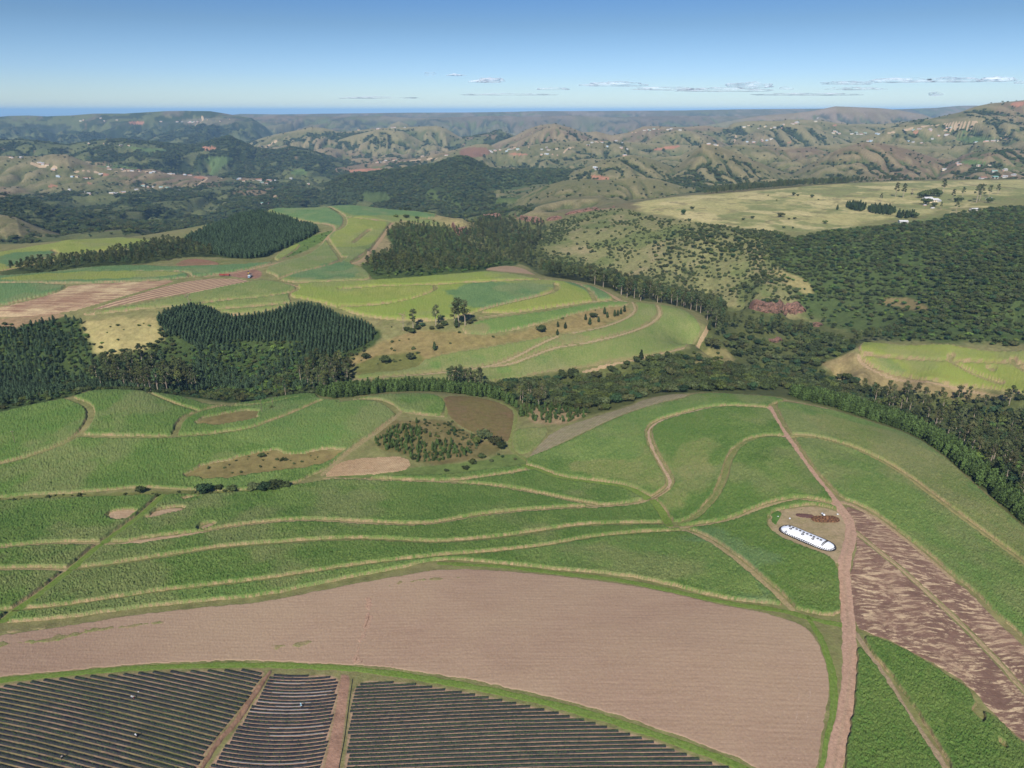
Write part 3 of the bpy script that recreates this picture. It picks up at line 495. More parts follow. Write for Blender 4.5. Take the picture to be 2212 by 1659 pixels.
def dirn(p, q, **k): a = unproj(*p, **k); b = unproj(*q, **k); return math.atan2(b[1] - a[1], b[0] - a[0])
dS = dirn((768,1560), (1400,1640)); 
FLATARGS = dict(h=.12, rowj=.035, wob=.5, kind='structure')
def flat_field(name, label, cat, poly, mat, **k):
    a = dict(FLATARGS); a.update(k); return raise_crop(name, label, cat, [poly], a.pop('cuts', ()), mat=mat, **a)
SOILP = [(-90,1384),(0,1372),(134,1353),(292,1327),(437,1311),(571,1300),(734,1266),(869,1242),(970,1227),(1080,1231),(1240,1247),(1400,1268),(1540,1302),(1640,1320),(1735,1346),(1764,1380),(1785,1430),(1794,1480),(1786,1546),(1772,1613),(1760,1700),(1720,1740),(1637,1655),(1478,1594),(1339,1547),(1222,1514),(1121,1492),(1020,1470),(919,1454),(802,1439),(734,1436),(571,1428),(437,1428),(302,1435),(168,1447),(0,1463),(-90,1472)]
flat_field('ploughed_field', None, None, SOILP, field_mat('ploughed_soil', (.262,.176,.122), (.345,.240,.172), (.36,.27,.175), R(-3), .05, 1.5, (.19, 3.5, .16, (.22,.145,.105)), .10, .36, .62, .012, 0, .17, 1.3))
S1 = [(1820,1092),(1855,1100),(1906,1130),(1956,1167),(2013,1214),(2057,1254),(2090,1272),(2158,1346),(2212,1394),(2420,1600),(2420,1760),(2212,1606),(2141,1539),(2092,1480),(2023,1438),(1939,1391),(1872,1367),(1849,1357),(1840,1311),(1837,1244),(1836,1234),(1849,1183),(1850,1143),(1843,1119)]
raise_crop('stubble_field', None, None, [S1], [([(1849,1150),(1889,1183),(1939,1222),(1990,1268),(2074,1345),(2141,1412),(2212,1493),(2300,1590)], 2.4)], mat=field_mat('burnt_stubble', (.155,.095,.072), (.58,.45,.28), (.21,.13,.095), dirn((1880,1200), (1960,1236)), .15, .85, None, .3, .49, .57, .07, 14), **FLATARGS)
flat_field('stubble_field', None, None, [(694,1031),(734,995),(802,987),(879,985),(892,1012),(835,1024),(734,1029)], field_mat('straw_stubble', (.42,.32,.19), (.33,.22,.13), (.28,.2,.11), R(80), .3, 1.2, (.35, 1., .5, (.24,.15,.09)), .2))
flat_field('fallow_field', None, None, [(955,856),(1003,854),(1070,866),(1106,882),(1112,900),(1103,941),(1096,957),(1067,950),(1020,935),(990,918),(970,901),(962,880)], field_mat('brown_fallow', (.13,.105,.045), (.17,.10,.065), (.13,.12,.04), R(-40), .2, .6, None, .2, .4, .6, .04))
flat_field('stubble_field', None, None, [(1135,993),(1160,965),(1195,930),(1285,899),(1356,879),(1390,863),(1440,853),(1478,850),(1490,856),(1423,870),(1339,897),(1205,961)], field_mat('grey_stubble', (.22,.19,.12), (.17,.17,.085), (.25,.2,.135), R(60), .15, .5, (.2, 1., .3, (.15,.15,.07)), .2))
flat_field('stubble_field', None, None, Q('B1',(535,462),(800,372),(1140,272),(1400,242),(1590,252),(1590,280),(1400,320),(1100,358),(800,418)), field_mat('striped_stubble', (.21,.125,.09), (.25,.16,.11), (.22,.14,.1), dirn(tuple(Q('B1',(700,440))[0]), tuple(Q('B1',(1300,300))[0])), .1, .6, (.052, .6, .9, (.40,.30,.18)), .1))
flat_field('stubble_field', None, None, Q('B1',(-200,480),(0,432),(250,372),(400,325),(450,287),(900,267),(1130,254),(1100,277),(800,362),(400,482),(0,506),(-200,512)), field_mat('straw_cover', (.48,.38,.22), (.165,.09,.06), (.25,.15,.10), dirn(tuple(Q('B1',(100,460))[0]), tuple(Q('B1',(500,330))[0])), .03, .35, None, .3, .46, .60, .03))
flat_field('stubble_field', None, None, Q('B2',(915,190),(1000,170),(1080,162),(1180,180),(1270,230),(1230,245),(1130,215),(1000,198)), field_mat('pale_stubble', (.36,.25,.16), (.42,.31,.2), (.28,.2,.12), R(10), .05, .5, (.1, .5, .4, (.26,.17,.1)), .1), y0=760)
flat_field('bare_ground', None, None, Q('B1',(1105,170),(1180,125),(1300,120),(1440,155),(1300,160)), field_mat('red_soil', (.22,.11,.075), (.28,.15,.10), (.15,.12,.06), 0, .2, .3, None, .3), y0=760, h=.5)
for p in bare: flat_field('stubble_field', None, None, p, field_mat('cut_cane_trash', (.42,.31,.2), (.34,.23,.14), (.3,.22,.13), R(10), .2, .7, None, .2), occ=False, h=.1)
flat_field('bare_ground', None, None, [(1668,1104),(1704,1098),(1755,1091),(1800,1100),(1828,1112),(1838,1140),(1836,1180),(1826,1215),(1812,1222),(1786,1206),(1755,1192),(1700,1170),(1670,1152),(1656,1130)], field_mat('yard_ground', (.27,.21,.12), (.20,.18,.08), (.36,.27,.18), R(-30), .1, .25, None, .1, .35, .65, .06), h=.06)
flat_field('grass', None, None, [(1668,1106),(1684,1103),(1690,1112),(1682,1124),(1676,1138),(1664,1124)], field_mat('lush_grass', (.07,.14,.03), (.10,.19,.04), (.06,.12,.03), 0, .3, .3), h=.3, occ=False)
# --- roads and tracks
MDIRT = two_tone('dirt', [(.35, .5), (1.8, .5)], .35, .65, .95, (2.5, .7, .2), .02)
ROADC = ((.40,.265,.19), (.33,.215,.15))
road = [(1655,876),(1662,880),(1671,901),(1684,924),(1704,950),(1728,988),(1755,1025),(1782,1059),(1808,1089),(1832,1119),(1839,1143),(1836,1173),(1826,1200),(1822,1234),(1824,1260),(1828,1294),(1832,1345),(1835,1378),(1837,1429),(1835,1479),(1825,1546),(1808,1620),(1801,1659),(1788,1740)]
strip('dirt_road', None, None, road, 4.3, MDIRT, .12, *ROADC)
strip('dirt_road', None, None, [(1806,1084),(1832,1087),(1860,1100),(1906,1128),(1956,1166),(2013,1213),(2057,1253)], 2.4, MDIRT, .10, (.34,.25,.16), (.28,.21,.11))
TRK = ((.33,.25,.14), (.24,.21,.10)); GRN = ((.125,.165,.045), (.20,.20,.075)); BRG = ((.10,.17,.03), (.15,.20,.05))
for pl, wd_, (a, b) in ((p1[:16], 2.2, TRK), (p1[14:], 1.5, ((.37,.265,.19), (.31,.23,.14))), (p1w, 1.8, TRK), (p2, 1.8, TRK), (p2b, 1.6, TRK), (wat, 3.8, BRG), (p3, 2.0, ((.10,.145,.04), (.20,.19,.08))), (p3w, 2, TRK), (p4, 2, TRK), (p5, 1.6, GRN), (p6, 2.2, TRK), (diag, 3.2, BRG),
   ([(1849,1370),(1872,1402),(1906,1452),(1949,1523),(1993,1587),(2040,1654),(2090,1740)], 2.2, ((.3,.22,.15), (.25,.2,.12))), ([(1700,943),(1745,944),(1788,951),(1855,973),(1939,1015),(2023,1079),(2090,1129),(2141,1166),(2212,1217),(2300,1285)], 2.2, ((.3,.25,.11), (.22,.22,.08))),
   ([(-90,1478),(0,1470),(134,1456),(302,1442),(470,1436),(605,1437),(743,1443),(835,1452),(970,1474),(1104,1500),(1238,1532),(1373,1573),(1478,1608),(1640,1672),(1700,1740)], 2.5, BRG), ([(950,1217),(1070,1222),(1205,1238),(1339,1252),(1470,1280),(1590,1307),(1690,1318),(1750,1336),(1828,1352)], 2.6, BRG), ([(1745,1332),(1780,1390),(1803,1470),(1800,1546),(1785,1620),(1770,1740)], 2.0, BRG),
   ([(1849,1150),(1889,1183),(1939,1222),(1990,1268),(2074,1345),(2141,1412),(2212,1493),(2300,1590)], 1.8, ((.36,.27,.16), (.27,.205,.115))),
   ([(868,889),(890,893),(936,901),(962,899)], 1.6, TRK), ([(868,889),(850,905),(818,932),(758,972),(696,1026)], 2.6, ((.27,.2,.12), (.2,.19,.08))), ([(963,900),(966,875),(953,856)], 1.8, GRN), ([(1003,851),(1070,862),(1112,884),(1116,900),(1106,941),(1100,962),(1110,978),(1135,994)], 2.2, GRN),
   ([(1672,868),(1640,862),(1700,864),(1805,886),(1880,912),(1973,941),(2040,988),(2107,1049),(2175,1109),(2260,1182)], 1.8, ((.34,.25,.15), (.24,.17,.1)))):
    strip('track', None, None, pl, wd_, MDIRT, .07, a, b)
for k in (Q('B2',(60,900),(400,875),(700,850),(950,815),(1100,770),(1300,660),(1400,620)), Q('B2',(950,815),(1100,800),(1250,740),(1380,690),(1600,660),(1850,600),(2000,540),(2065,480),(2040,420)), Q('B2',(900,500),(1100,470),(1300,430),(1500,405),(1650,393),(1850,395)), Q('B2',(1480,600),(1700,560),(1850,500),(1905,450),(1880,400))):
    strip('track', None, None, k, 2.2, MDIRT, .1, (.31,.24,.14), (.25,.2,.11))
for k, w_ in ((Q('B2',(0,320),(300,300),(580,295)),3),(Q('B1',(1320,235),(1480,215),(1560,200),(1700,170),(1850,130),(2000,100)),3.5),(Q('B1',(1340,265),(1600,262),(1800,268),(1930,305)),3),([(566,458),(615,471),(672,481),(716,485),(728,496),(706,514),(695,533)],5),([(754,572),(790,560),(825,515),(842,486),(850,480)],5),([(1340,650),(1289,621),(1238,611),(1180,604)],5),(Q('B2',(1500,272),(1650,300),(1800,385)),4),(Q('B3',(1150,745),(1160,790),(1250,845),(1400,905),(1600,910),(1800,960),(1950,990)),3.5),(Q('B2',(1560,850),(1750,800),(1900,770),(2212,695)),2.5),([(1506,750),(1525,716),(1533,700)],3)):
    strip('track', None, None, k, w_, MDIRT, .1, (.34,.25,.15), (.27,.2,.11))
# far roads
for k, w_ in ((Q('A1',(200,690),(400,740),(700,745),(960,740),(1100,765),(1340,775),(1320,800),(1240,845)),9),(Q('A1',(1300,780),(1500,790),(1650,800),(1800,830),(1840,860),(1750,910)),8),(Q('A1',(1680,605),(1730,575),(1780,545)),11),(Q('A1',(1690,940),(1710,965)),6),(Q('A2',(1440,620),(1460,595),(1500,585)),11),(Q('A3',(340,565),(360,535),(355,510)),12),(Q('A3',(1340,495),(1500,470),(1600,445),(1760,435),(1830,455)),11),(Q('A3',(1700,480),(1850,440),(1940,415)),10),(Q('A3',(2055,545),(2070,525),(2110,530)),12),(Q('A1',(1260,445),(1310,415),(1295,385)),14),(Q('A2',(150,690),(400,680),(700,650)),9)):
    strip('dirt_road', None, None, k, w_ * .5, MDIRT, .7, (.42,.31,.2), (.36,.27,.17), 1900, 9000, wob=.6)
# --- ground under grass, brush and woods
area([(1360,440),(1450,425),(1600,415),(1750,402),(1900,392),(2212,388),(2500,390),(2500,460),(2212,445),(2100,455),(1990,480),(1850,490),(1700,502),(1560,488),(1420,470)], (.40,.345,.15), (.26,.26,.105), 25, y0=750, y1=1750, nz=60, ns=60)
area([(1140,540),(1170,500),(1230,468),(1330,445),(1420,470),(1560,490),(1730,505),(1690,560),(1700,620),(1745,690),(1620,665),(1500,645),(1350,610),(1200,570)], (.205,.185,.085), (.125,.145,.052), 20, y0=650, nz=30, ns=50)
area([(1740,690),(1700,610),(1680,560),(1650,540),(1730,510),(1850,490),(1990,480),(2100,450),(2500,430),(2500,800),(2212,755),(2050,738),(1900,740)], *LUSH, 20, y0=600, nz=30, ns=40)
area([(1830,480),(1980,470),(2090,430),(2240,420),(2500,420),(2500,520),(2100,510),(1900,500)], (.10,.12,.04), (.14,.15,.05), 20, y0=750, nz=40, ns=40, s=.7)
PLT = [(1360,440),(1450,425),(1600,415),(1750,402),(1900,392),(2212,388),(2400,390),(2400,440),(2212,445),(2100,455),(1990,480),(1850,490),(1700,502),(1560,488),(1420,470)]
mottle(PLT, (.17,.19,.07), (.13,.16,.055), 90, .50, .75, 750); mottle(PLT, (.50,.42,.21), (.42,.36,.17), 60, .53, .7, 750, off=31); mottle(PLT, (.20,.17,.085), (.15,.14,.06), 22, .58, .7, 750, off=41)
SAVP = [(1140,540),(1170,500),(1230,468),(1330,445),(1420,470),(1560,490),(1730,505),(1690,560),(1700,620),(1745,690),(1620,665),(1500,645),(1350,610),(1200,570)]
mottle(SAVP, (.09,.12,.035), (.12,.14,.05), 60, .50, .8, 650); mottle(SAVP, (.27,.22,.12), (.22,.19,.10), 35, .55, .6, 650, off=27)
GORGE = [(936,822),(1050,832),(1104,825),(1238,802),(1373,781),(1486,758),(1527,718),(1537,697),(1507,672),(1440,655),(1365,648),(1300,617),(1235,604),(1165,596),(1140,575),(1090,560),(1100,480),(1180,480),(1160,520),(1200,570),(1300,600),(1400,630),(1500,650),(1620,670),(1740,690),(1900,740),(1850,742),(1835,765),(1760,790),(1850,830),(1950,860),(2100,842),(2212,862),(2350,890),(2420,1330),(2260,1180),(2175,1106),(2107,1046),(2040,986),(1973,940),(1880,909),(1800,883),(1704,860),(1583,848),(1480,848),(1389,860),(1356,875),(1285,895),(1200,918),(1120,892),(1100,872),(1037,852)]
area(GORGE, (.06,.075,.025), (.11,.12,.04), 6, nz=6, ns=15)
PLANT = [(-90,720),(100,690),(170,688),(188,700),(205,740),(210,765),(300,755),(345,740),(350,700),(336,680),(400,662),(440,662),(487,686),(571,680),(655,655),(705,667),(770,692),(830,715),(805,748),(765,775),(752,800),(770,822),(690,850),(620,852),(504,872),(400,857),(336,848),(270,840),(200,840),(150,858),(0,890),(-90,910)]
area(PLANT, (.034,.058,.018), (.055,.080,.024), 5, nz=12, ns=18)
area([(190,690),(336,682),(352,705),(345,742),(300,760),(210,768),(205,740),(175,700)], (.33,.27,.12), (.27,.24,.10), 8, nz=12)
area([(-90,700),(0,690),(100,672),(150,680),(110,690),(0,715),(-90,725)], (.27,.18,.105), (.2,.15,.08), 4, nz=8)
area(Q('B2',(60,770),(130,720),(450,590),(560,575),(740,580),(800,610),(1000,620),(1250,560),(1500,480),(1700,430),(1860,425),(1875,470),(1700,550),(1480,598),(1370,610),(1000,680),(560,750),(480,832),(100,880)), (.24,.18,.08), (.17,.15,.055), 5, nz=10)
area(Q('B2',(60,800),(450,700),(560,745),(480,830),(100,880)), (.11,.12,.035), (.15,.15,.05), 5, nz=10)
area([(852,905),(862,911),(970,904),(1024,941),(1097,968),(1020,998),(899,1005),(892,982),(792,965)], (.17,.13,.06), (.10,.105,.035), 3, nz=6, ns=10)
area([(1140,880),(1200,880),(1280,890),(1230,915),(1150,920)], (.3,.22,.13), (.22,.17,.08), 3, nz=6, ns=6)
area([(890,1008),(1020,1000),(1110,975),(1160,1000),(1131,1010),(970,1026),(734,1033),(734,1028),(835,1024)], (.10,.15,.04), (.13,.17,.05), 2, nz=4, ns=8)
area([(415,917),(450,900),(538,886),(566,890),(550,908),(480,919)], (.2,.155,.065), (.15,.13,.05), 2, nz=3)
area([(380,1036),(420,1005),(504,988),(571,969),(638,982),(745,966),(732,990),(689,1013),(571,1021),(470,1036)], (.2,.155,.065), (.155,.14,.05), 2, nz=4)
area([(-60,1084),(0,1076),(200,1066),(400,1060),(600,1052),(690,1038),(690,1043),(504,1070),(353,1072),(0,1084)], (.12,.15,.045), (.17,.165,.055), 1.5, nz=3, ns=6)
area([(388,520),(540,455),(600,465),(690,492),(690,505),(600,545),(560,562),(400,552),(300,572),(100,588),(0,600),(0,582),(120,565),(270,545),(330,525)], (.05,.07,.022), (.07,.09,.03), 8, y0=600, nz=10)
area([(420,565),(520,560),(600,555),(620,560),(560,572),(440,575)], (.2,.18,.07), (.1,.13,.04), 5, nz=10)
area([(640,552),(700,520),(728,498),(700,500),(640,525),(600,560)], (.075,.13,.03), (.11,.16,.04), 5, y0=600, nz=8)
area([(400,505),(440,490),(500,470),(570,452),(575,460),(520,472),(450,498)], (.3,.26,.11), (.25,.22,.09), 6, y0=600)
area([(752,574),(790,560),(826,512),(850,515),(858,535),(840,550),(790,575),(765,578)], (.28,.22,.12), (.2,.18,.08), 5, nz=8)
area([(830,508),(850,488),(960,488),(1010,500),(1000,525),(1060,545),(1140,572),(1060,580),(1047,586),(815,606),(800,600),(770,575),(800,565),(858,535)], (.045,.07,.02), (.08,.115,.03), 6, nz=8)
area([(850,452),(950,452),(1040,480),(1030,500),(990,500),(950,478),(900,460)], (.30,.25,.12), (.19,.17,.07), 6, y0=700, nz=15)
area([(1760,790),(1800,775),(1850,755),(1865,780),(1973,818),(2070,838),(2212,858),(2110,865),(1950,845),(1870,835)], (.25,.19,.095), (.19,.16,.07), 5, nz=8)
area([(1420,900),(1400,880),(1390,860)], (.2,.2,.1), (.2,.2,.1), 1)
area([(1490,770),(1520,750),(1560,750),(1590,775),(1560,800),(1500,800)], (.23,.19,.085), (.13,.14,.045), 6, nz=14, ns=10)
area([(1640,570),(1740,600),(1765,640),(1740,640)], (.27,.23,.1), (.22,.2,.08), 5, nz=8)
area([(1890,650),(1950,640),(2010,660),(2000,675),(1930,665)], (.22,.17,.08), (.17,.14,.06), 5, nz=10)
WSH = [(796,1283),(790,1305),(800,1330),(784,1370),(775,1400),(770,1430)]
strip('wash', None, None, WSH, 1.8, MDIRT, .17, (.40,.27,.19), (.30,.19,.13), wob=2.2); strip('wash', None, None, [(790,1300),(800,1330),(783,1368),(776,1400),(768,1432)], .35, MDIRT, .2, (.17,.10,.07), (.2,.12,.085), wob=.4)
strip('wash', None, None, [(835,1350),(815,1385),(790,1415),(780,1432)], .5, MDIRT, .16, (.24,.15,.11), (.21,.13,.09), wob=.5)
for k, w_ in (([(640,1420),(700,1405),(800,1400),(900,1410)],.35),([(1200,1262),(1300,1275),(1420,1295),(1560,1325),(1660,1348),(1720,1380),(1745,1430),(1752,1500),(1742,1570),(1725,1640)],.4),([(1190,1272),(1300,1287),(1420,1307),(1540,1333),(1640,1358),(1695,1390),(1722,1440),(1728,1500),(1718,1565)],.4),([(100,1385),(300,1350),(500,1325),(760,1290),(950,1262)],.4),([(855,1290),(900,1270),(960,1262)],.4)):
    strip('wheel_track', None, None, k, w_, MDIRT, .16, (.37,.27,.2), (.31,.22,.155), wob=.25)
for k in ([(-80,1372),(0,1366),(90,1356)], [(120,1376),(200,1364),(300,1350),(360,1345)], [(560,1392),(620,1396),(660,1392)], [(850,1262),(930,1250),(1000,1248)]):
    strip('weeds', None, None, k, .9, MDIRT, .2, (.17,.19,.07), (.28,.2,.12), wob=2.4)
strip('weeds', None, None, [(-40,1400),(60,1386),(110,1384),(180,1366),(235,1358)], 1.6, MDIRT, .22, (.14,.19,.05), (.26,.19,.11), wob=2.2, kind='structure')
# red rock faces
MROCK, t_, b_ = new_mat('red_rock', .95, .05); v_ = coord(t_)
rc = mix(t_, ramp(t_, noise(t_, v_, .5, 7, .8, (1, 1, .35)), .40, .60), (.40,.215,.155), (.15,.10,.08)); rc = mix(t_, ramp(t_, noise(t_, v_, .16, 5, .8, (.6, .6, 2.6)), .52, .62), rc, (.085,.075,.045))
t_.links.new(rc, b_.inputs['Base Color']); bump(t_, b_, noise(t_, v_, .5, 7, .8, (1, 1, .4)), 1., 3.)
def cliff(name, label, poly, hgt_m, y0, y1=1700, solid=False):
    w = world(poly, False, y0, y1, 1); L = np.r_[0, np.cumsum(np.hypot(*np.diff(w, axis=0).T))]; n = int(L[-1] / 1.2) + 2; s = np.linspace(0, L[-1], n)
    x = np.interp(s, L, w[:, 0]); y = np.interp(s, L, w[:, 1]); nz = 10; co = []; 
    taper = np.clip(np.minimum(s, L[-1] - s) / 10, 0, 1) ** .5
    for k in range(nz + 1):
        f = k / nz; off = (fbm(s, s * 0 + f * 14, 4, 4) - .5) * 9 + (0 if k < nz else 6) + f * 2
        hh = hgt_m * taper * (.65 + .7 * fbm(s, s * 0 + 5, 14, 3)) * (1 if solid else np.clip((fbm(s, s * 0 + 9, 26, 3, .5, 3) - .40) * 9, .03, 1))
        co.append(np.stack([x, y + off, hgt(x, y) - 2 + f * (hh + 2)], -1))
    co = np.concatenate(co); idx = np.arange((nz + 1) * n).reshape(nz + 1, n)
    f = np.stack([idx[:-1, :-1], idx[:-1, 1:], idx[1:, 1:], idx[1:, :-1]], -1).reshape(-1, 4)
    tag(mesh_obj('rock_cliff', co, f, MROCK), label, 'cliff')
cliff('rock_cliff', 'broad pink-red rock face in the wooded gorge, right of centre', [(1622,668),(1650,676),(1690,680),(1742,676)], 12, 650, 1700, True)
cliff('rock_cliff', 'small pink rock outcrop below and right of the broad red face', [(1750,703),(1765,708),(1780,702)], 3.5, 650, 1700, True)
cliff('rock_cliff', 'grey-pink rock outcrop low in the gorge, left of the wooded slope', [(1662,738),(1676,744),(1692,735)], 4, 600, 1700, True)
cliff('rock_cliff', 'long red rock band at the head of the gorge, below the rounded grass hill', [(1040,472),(1070,470),(1110,472),(1140,479),(1175,481)], 8, 900)
cliff('rock_cliff', 'short red rock band right of the long band at the head of the gorge', [(1180,478),(1200,476),(1215,472)], 8, 900)
cliff('rock_cliff', 'faint reddish rock band among bushes below the rounded grass hill', [(1220,466),(1250,459),(1290,454),(1330,448)], 5, 900)
cliff('rock_cliff', 'dark rock face with a deep cleft at the end of the far tableland', [(975,490),(990,512),(1005,508),(1018,500)], 12, 800)
cliff('rock_cliff', 'orange-red rock face above the row of gum trees on the mid slope', [(1240,584),(1252,588),(1275,592),(1292,600)], 7, 700)
# ---------------------------------------------------------------- trees and shrubs
def foliage(name, c1, c2, c3=None):
    m, t, b = new_mat(name, .75, .12); v = coord(t)
    oi = t.nodes.new('ShaderNodeObjectInfo').outputs['Random']
    n = ramp(t, noise(t, v, 1.1, 4, .7), .32, .68); c = mix(t, n, c1, c2)
    if c3:
        cr = t.nodes.new('ShaderNodeValToRGB'); t.links.new(oi, cr.inputs[0]); cr.color_ramp.interpolation = 'CONSTANT'; el = cr.color_ramp.elements
        el[0].position = 0; el[0].color = (1, 1, 1, 1); el[1].position = .45; el[1].color = c3[0] + (1,)
        for p_, cc_ in ((.6, c3[1]), (.72, c3[2]), (.86, c3[3])): q_ = el.new(p_); q_.color = cc_ + (1,)
        c = mix(t, 1., c, cr.outputs[0], 'MULTIPLY')
    g = t.nodes.new('ShaderNodeMapRange'); g.inputs[3].default_value = .62; g.inputs[4].default_value = 1.45
    o2 = math_(t, 'FRACT', math_(t, 'MULTIPLY', oi, 7.31)); t.links.new(o2, g.inputs[0])
    h = t.nodes.new('ShaderNodeVectorMath'); h.operation = 'SCALE'; t.links.new(c, h.inputs[0]); t.links.new(g.outputs[0], h.inputs['Scale'])
    t.links.new(h.outputs[0], b.inputs['Base Color']); return m
MF = dict(plant=foliage('plantation_leaves', (.028,.052,.026), (.060,.095,.045)), wind=foliage('conifer_needles', (.035,.065,.018), (.075,.115,.032)),
          gum=foliage('gum_leaves', (.032,.048,.018), (.080,.095,.036), ((1.3,1.2,1.3),(.8,1.05,1.15),(1.6,1.45,1.2),(1.3,1.05,1.1))), bush=foliage('bush_leaves', (.026,.042,.016), (.072,.092,.030), ((1.3,1.2,1.45),(.6,.85,1.05),(1.5,1.4,1.1),(1.2,.95,1.05))),
          lush=foliage('lush_leaves', (.045,.085,.022), (.10,.16,.04), ((1.2,1.1,1.2),(.6,.8,1.0),(1.4,1.25,1.1),(1.1,.85,.85))),
          shrub=foliage('shrub_leaves', (.032,.046,.016), (.072,.088,.030)), cyp=foliage('cypress_leaves', (.020,.036,.014), (.042,.062,.022)), dead=foliage('dead_twigs', (.20,.13,.09), (.30,.21,.15)))
MT = dict(pale=flat('pale_bark', (.34,.28,.22), .9, .05, 0, 2.), dark=flat('dark_bark', (.10,.075,.055), .9, .05, 0, 2.))
def ico(sub):
    b = bmesh.new(); bmesh.ops.create_icosphere(b, subdivisions=sub, radius=1); v = np.array([x.co for x in b.verts]); f = [[q.index for q in p.verts] for p in b.faces]; b.free(); return v, f
IC1, IC2 = ico(1), ico(2)
def crown(clumps, leaf, n, seed, core=.78, flatn=.55, sub=IC1):
    """clumps: (x, y, z, rx, ry, rz); a dark inner body and leaf tufts standing off it"""
    r = np.random.default_rng(seed); V = []; Fc = []; k = 0
    tot = sum(c[3] * c[5] for c in clumps)
    for c in clumps:
        c = np.array(c, float); iv = sub[0] * (core * (.8 + .35 * r.random((len(sub[0]), 1)))); V.append(iv * c[3:] + c[:3]); Fc += [[q + k for q in f] for f in sub[1]]; k += len(iv)
        m = max(5, int(n * c[3] * c[5] / tot)); d = r.normal(size=(m, 3)); d[:, 2] += .15; d /= np.linalg.norm(d, axis=1)[:, None]
        p = d * c[3:] * (.78 + .32 * r.random((m, 1))) + c[:3]
        nn = d * flatn + r.normal(size=(m, 3)) * .5; nn /= np.linalg.norm(nn, axis=1)[:, None]
        a = np.cross(nn, r.normal(size=(m, 3))); a /= np.linalg.norm(a, axis=1)[:, None]; b = np.cross(nn, a); s = leaf * (.6 + .8 * r.random((m, 1)))
        q = np.stack([p - a * s, p + b * s * .7, p + a * s * 1.1, p - b * s * .8], 1).reshape(-1, 3)
        V.append(q); Fc += [[k + 4 * i, k + 4 * i + 1, k + 4 * i + 2, k + 4 * i + 3] for i in range(m)]; k += 4 * m
    return np.concatenate(V), Fc
def tube(pts, rad, n=5):
    V = []; Fc = []
    for i, (p, r) in enumerate(zip(pts, rad)):
        for j in range(n): a = 2 * math.pi * j / n; V.append((p[0] + r * math.cos(a), p[1] + r * math.sin(a), p[2]))
    for i in range(len(pts) - 1):
        for j in range(n): Fc.append([i * n + j, i * n + (j + 1) % n, (i + 1) * n + (j + 1) % n, (i + 1) * n + j])
    return np.array(V), Fc
def join(parts):
    V = []; Fc = []; k = 0
    for v, f in parts: V.append(v); Fc += [[q + k for q in x] for x in f]; k += len(v)
    return np.concatenate(V), Fc
def species(kind, seed):
    r = random.Random(seed); U = r.uniform
    if kind == 'plant':      # young plantation gum: narrow spire, h 1 unit = 8 m
        cl = [(U(-.25,.25), U(-.25,.25), z, w * U(.85, 1.1), w * U(.85, 1.1), q) for z, w, q in ((1.9, 1.5, 1.5), (3.5, 1.6, 1.5), (5.0, 1.45, 1.3), (6.3, 1.05, 1.0))]
        return crown(cl, .42, 110, seed), tube([(0,0,-.3),(0,0,3),(0,0,7)], (.14,.1,.04)), 'dark'
    if kind == 'wind':
        cl = [(0, 0, z, w, w, 1.1) for z, w in ((1.2, 1.6), (2.6, 1.5), (4., 1.15), (5.2, .7))]
        return crown(cl, .45, 130, seed), tube([(0,0,-.3),(0,0,5.6)], (.16,.05)), 'dark'
    if kind == 'gum':
        parts = []; cl = []; hh = 15
        parts.append(tube([(0,0,-.5),(U(-.3,.3),U(-.3,.3),hh*.45),(U(-.6,.6),U(-.6,.6),hh*.9)], (.34,.22,.08)))
        for i in range(9):
            z = hh * (.42 + .06 * i); a = i * 2.4 + U(0, 1); d = (2.6 - .16 * i) * U(.5, 1.1); p = (d * math.cos(a), d * math.sin(a), z + 1)
            parts.append(tube([(0, 0, z - 1.5), p], (.11, .04), 4)); w = U(1., 1.7); cl.append((*p, w, w, w * .75))
        cl.append((0, 0, hh * .97, 1.4, 1.4, 1.2)); return crown(cl, .5, 210, seed, .62), join(parts), 'pale'
    if kind in ('bush', 'lush'):
        cl = []; parts = [tube([(0,0,-.4),(.1,.1,2.2)], (.28,.18))]
        for i in range(7):
            a = i * 2.2 + U(0, 1); d = U(.5, 3.0); z = 3.9 - d * .32 + U(-.3, .4); w = U(1.5, 2.3); cl.append((d*math.cos(a), d*math.sin(a), z, w, w, w * .55)); parts.append(tube([(0,0,1.6), (d*math.cos(a)*.8, d*math.sin(a)*.8, z - .3)], (.12,.05), 4))
        cl.append((0, 0, 2.2, 2.4, 2.4, 1.6)); return crown(cl, .5, 230, seed, .8), join(parts), 'dark'
    if kind == 'shrub':
        cl = [(U(-1,1), U(-1,1), U(.7,1.3), U(.9,1.3), U(.9,1.3), U(.7,1.1)) for _ in range(4)]
        return crown(cl, .32, 90, seed, .8), tube([(0,0,-.2),(0,0,1.)], (.1,.05), 4), 'dark'
    if kind == 'cyp':
        cl = [(0,0,2.2,1.7,1.7,2.0),(0,0,4.2,1.45,1.45,1.8),(0,0,6.1,.85,.85,1.5)]
        return crown(cl, .36, 230, seed, .88), tube([(0,0,-.3),(0,0,4)], (.22,.1)), 'dark'
    if kind == 'dead':
        parts = [tube([(0,0,-.5),(.3,.1,6),(.2,.3,12)], (.28,.16,.05))]; cl = []
        for i in range(16):
            z = U(4, 12); a = U(0, 6.3); d = U(1.2, 2.8); p = (d*math.cos(a), d*math.sin(a), z + U(.8, 2)); parts.append(tube([(.2,.1,z), p], (.09,.03), 4)); cl.append((*p, .7, .7, .6))
        return crown(cl, .3, 110, seed, .12), join(parts), 'pale'
SP = {}
